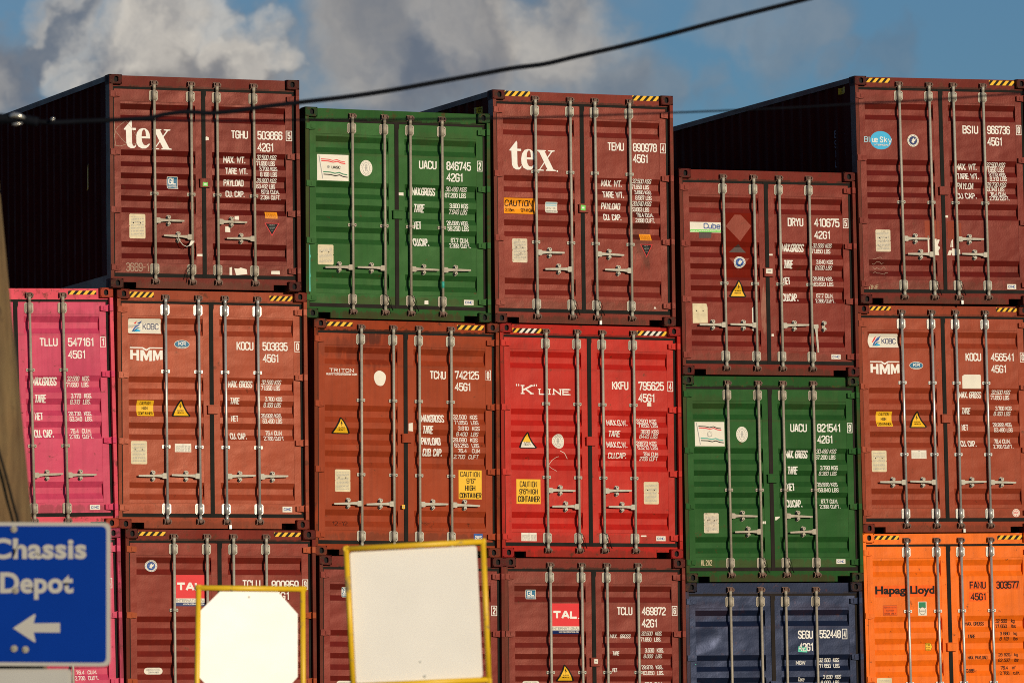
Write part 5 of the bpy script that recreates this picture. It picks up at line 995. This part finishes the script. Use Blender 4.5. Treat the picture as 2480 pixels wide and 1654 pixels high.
# tilted square sign
D2 = 40.0; T2 = rad(2)
f2 = lambda x, y: face_plane(x, y, D2, 1010, T2)
base = f2(1010, 1500); root = empty('framed_sign', (base.x, base.y, GZ), 'blank cream white square sign plate in a tilted chipped yellow frame', 'sign', 'signs in yellow tube frames')
def rounded(c4, rr):
    out = []
    for i in range(4):
        p, a, b = Vector(c4[i]), Vector(c4[i-1]), Vector(c4[(i+1) % 4]); u = (a-p).normalized()*rr; w = (b-p).normalized()*rr
        for k in range(5):
            t = k/4; out.append(tuple(p+u*(1-t)**2+w*t**2))
    return out
bm, n = slab([f2(*p) for p in rounded([(847, 1337), (1154.5, 1321), (1169.5, 1639), (862.6, 1655)], 7)], .004)
link('sign_plate', to_mesh('sign_plate', local(root, bm)), sheet_mat('cream_sign_sheet', (.86, .82, .75), .30, .35, .006, 1.6), root)
bm = bmesh.new(); r = 6.9/FPX*D2; off = .045
ft = lambda x, y: f2(x, y)+n*off*.0 + n*.02
tube(bm, [ft(838, 1329), ft(1173, 1311)], r, 14); tube(bm, [ft(838, 1322), ft(855, 1664)], r, 14); tube(bm, [ft(1169, 1304), ft(1184, 1654)], r, 14); tube(bm, [ft(850, 1661), ft(1188, 1645)], r, 14)
for x, y in ((838, 1329), (1170, 1311), (1184, 1647)): q = ft(x, y); tube(bm, [q-n*r*.9, q+n*r*.9], r*1.02, 14)
for x, y in ((853, 1660), (1184, 1646)): q = ft(x, y); tube(bm, [q, Vector((q.x, q.y, GZ))], r, 12)
link('frame', to_mesh('frame', local(root, bm)), ymat, root)
for x, y in ((1029, 1637), (1034, 1648), (1018, 1602)):
    bm = bmesh.new(); q = f2(x, y); tube(bm, [q+n*.001, q+n*.005], .009 if y > 1610 else .006, 10); link('bolt_or_glint_dot', to_mesh('bolt_or_glint_dot', local(root, bm)), MT['chrome'], root)  # bright metal dots standing in for sun glints off dents in the plate

# wooden pole
DP = 37.7
m, nt, b = new_mat('weathered_wood'); v = coords(nt, (5, 5, .5), False); v2 = coords(nt, (1, 1, .6), False)
c = mix(nt, noise(nt, v, 2.2, 6, .65), (.055, .028, .011), (.27, .155, .060)); c = mix(nt, noise(nt, v2, 3.2, 5, .6, .4, .65, 0, .6), c, (.17, .115, .045)); c = mix(nt, noise(nt, v2, 6.5, 4, .6, .62, .70, 0, .8), c, (.04, .022, .010))
nt.links.new(c, b.inputs['Base Color']); b.inputs['Roughness'].default_value = .85; bump(nt, b, noise(nt, v, 2.2, 6), .02)
def edge(y): return 77-(1270-y)*.095 if y > 900 else 42-(900-y)*.118
top = at(-62-62+20, -900, DP); p1 = at(edge(700)-60, 700, DP); p2 = at(edge(1270)-64, 1270, DP)
dirv = (p1-p2).normalized(); foot = p2-dirv*((p2.z-GZ)/dirv.z); tp = p2+dirv*9.0
root = empty('utility_pole', foot, 'leaning weathered wooden utility pole at the left edge', 'utility pole')
bm = bmesh.new(); K = 26; pts = [foot.lerp(tp, i/K) for i in range(K+1)]; tube(bm, pts, [(.172-.034*i/K)*(1+random.uniform(-.012, .012)) for i in range(K+1)], 28); 
link('trunk', to_mesh('trunk', local(root, bm)), m, root)
bm = bmesh.new(); q = [(-14, 1040), (0, 1102), (14, 1150), (28, 1205), (47, 1275), (70, 1360), (92, 1440)]
tube(bm, [at(x, y, DP-.205+max(0, (x-30))*.0004) for x, y in q], .0085, 8)
link('pole_cable', to_mesh('pole_cable', local(root, bm)), MT['rubber'], root)

# blue sign on the pole
D3 = 37.0; T3 = rad(-17)
f3 = lambda x, y: face_plane(x, y, D3, 92, T3)
cen = f3(92, 1440)
root = empty('direction_sign', cen, 'blue Chassis Depot sign with white left arrow, fixed to the wooden pole', 'sign')
bm, n = slab([f3(*p) for p in rounded([(-84, 1264), (267.5, 1264.5), (267, 1613), (-84, 1611)], 17)], .006)
grey_sheet = sheet_mat('grey_white_sign_sheet', (.54, .51, .45), .5, .3, .003); bluem = sheet_mat('blue_sign_sheet', (.003, .040, .31), .42, .12, .003)
link('sign_border', to_mesh('sign_border', local(root, bm)), grey_sheet, root)
bm, _ = slab([f3(*p)+n*.0025 for p in rounded([(-75, 1273), (258, 1273.5), (257.5, 1604), (-75, 1602)], 13)], .002)
link('sign_face', to_mesh('sign_face', local(root, bm)), bluem, root)
def on_sign(bm_, k=.0045):
    for v in bm_.verts: v.co = f3(v.co.x, -v.co.z)+n*k - root.location
    return bm_
s = .26403
for t, x0, x1, y0, y1 in (('Chassis', -24, 795*s, 1240+238*s, 1240+430*s), ('Depot', 2*s, 675*s, 1240+550*s, 1240+800*s)):
    bm = font_bm(t, x0, -y1, x1, -y0, offset=.035, spacing=1.03); link('lettering', to_mesh('lettering', on_sign(bm)), grey_sheet, root)
bm = bmesh.new(); pts = [(32, 1240+1062*s), (84, 1240+932*s), (87, 1240+940*s), (82, 1240+1018*s), (146, 1240+1014*s), (146, 1240+1103*s), (82, 1240+1100*s), (87, 1240+1185*s), (84, 1240+1192*s)]
tess(bm, [(x, 0, -y) for x, y in pts]); link('arrow', to_mesh('arrow', on_sign(bm)), grey_sheet, root)
for x, y in ((35, 1281), (39, 1429), (35.5, 1570), (63, 1572)):
    bm = bmesh.new(); q = f3(x, y); tube(bm, [q+n*.005, q+n*.010], .020, 16); tube(bm, [q+n*.010, q+n*.018], .008, 8); link('washer_bolt', to_mesh('washer_bolt', local(root, bm)), MT['galv'], root)
d = Deco(); d.text('- --- -- ------ -- ---', 40, -1603+0, 137, -1598, 'grey')
bm = finish(d, 'p', None, lambda x, z: 0, []); link('small_print', to_mesh('small_print', on_sign(bm, .0035), False), simple('blue_grey_print', (.03, .09, .26), .5), root)
# grey-white panel below it
cen = f3(30, 1700); root = empty('blank_sign', cen, 'blank grey white panel just under the blue sign on the pole', 'sign')
bm, n2 = slab([f3(*p)-n*.004 for p in rounded([(-84, 1619), (173, 1619), (173, 1860), (-84, 1860)], 12)], .006)
link('sign_border', to_mesh('sign_border', local(root, bm)), grey_sheet, root)
bm, _ = slab([f3(*p)-n*.002 for p in rounded([(-78, 1627), (166, 1627), (166, 1852), (-78, 1852)], 9)], .002)
link('sign_face', to_mesh('sign_face', local(root, bm)), sheet_mat('pale_sign_sheet', (.56, .54, .49), .5, .3, .003), root)

# overhead cables
DW = 36.5
def smooth(pts, n=6):
    out = []
    for i in range(len(pts)-1):
        p0, p1, p2, p3 = (Vector(pts[max(i-1, 0)]), Vector(pts[i]), Vector(pts[i+1]), Vector(pts[min(i+2, len(pts)-1)]))
        for k in range(n):
            t = k/n; out.append(.5*((2*p1)+(p2-p0)*t+(2*p0-5*p1+4*p2-p3)*t*t+(3*p1-p0-3*p2+p3)*t**3))
    return out+[Vector(pts[-1])]
wm = simple('black_cable_sheath', (.005, .006, .009), .7, var=.2, spec=.08)
main = [(-86, 287), (-30, 289), (20, 291), (80, 294), (130, 297), (200, 294), (264, 291.6), (320, 289), (364, 286), (401, 277), (453, 271.6), (506, 274.5), (545, 272), (580, 268), (633, 259.5), (722, 249), (844, 234.7), (949, 219), (1055, 200), (1160, 181), (1240, 166), (1319, 155.6), (1398, 137), (1504, 113), (1609, 87), (1715, 59), (1820, 32), (1947, 0), (2100, -42), (2400, -130), (3200, -390), (5200, -1150)]
root = empty('overhead_cable', at(-86, 287, DW), 'thick black overhead cable with a shiny splice at its left end', 'cable')
bm = bmesh.new(); tube(bm, [at(p.x, p.y, DW) for p in smooth(main)], .0145, 10); link('cable', to_mesh('cable', local(root, bm)), wm, root)
bm = bmesh.new(); rr = random.Random(3)
pts = smooth([(-60, 286), (0, 287), (30, 288), (60, 290), (92, 296)], 5); tube(bm, [at(p.x, p.y, DW-.02) for p in pts], [.020+.012*abs(math.sin(i*1.7)) for i in range(len(pts))], 10)
link('splice_sleeve', to_mesh('splice_sleeve', local(root, bm)), wm, root)
tape = simple('silver_tape', (.75, .70, .60), .22, .8, .2, 30)
for pts, r in (([(24, 283), (34, 279), (46, 281), (60, 286)], .016), ([(30, 302), (40, 301), (54, 299)], .009), ([(124, 290), (132, 288)], .008)):
    bm = bmesh.new(); tube(bm, [at(x, y, DW-.055) for x, y in pts], [r*.6]+[r]*(len(pts)-2)+[r*.5] if len(pts) > 2 else r, 8); link('wire_clamp', to_mesh('wire_clamp', local(root, bm)), tape, root)
thin = [(-86, 300), (60, 297), (180, 293.5), (264, 292), (450, 292.6), (620, 293.3), (720, 291), (1000, 289.5), (1220, 287), (1400, 281.5), (1670, 272), (1800, 266.5), (1940, 260), (2074, 252), (2250, 242.5), (2480, 226), (3000, 188), (4500, 60)]
bm = bmesh.new(); o0 = at(-86, 300, DW+.3); tube(bm, [at(p.x, p.y, DW+.3)-o0 for p in smooth(thin)], .0055, 8)
o = link('overhead_cable', to_mesh('overhead_cable', bm), wm, None, o0); prop(o, 'thin black overhead cable running almost level across all the stacks', 'cable')
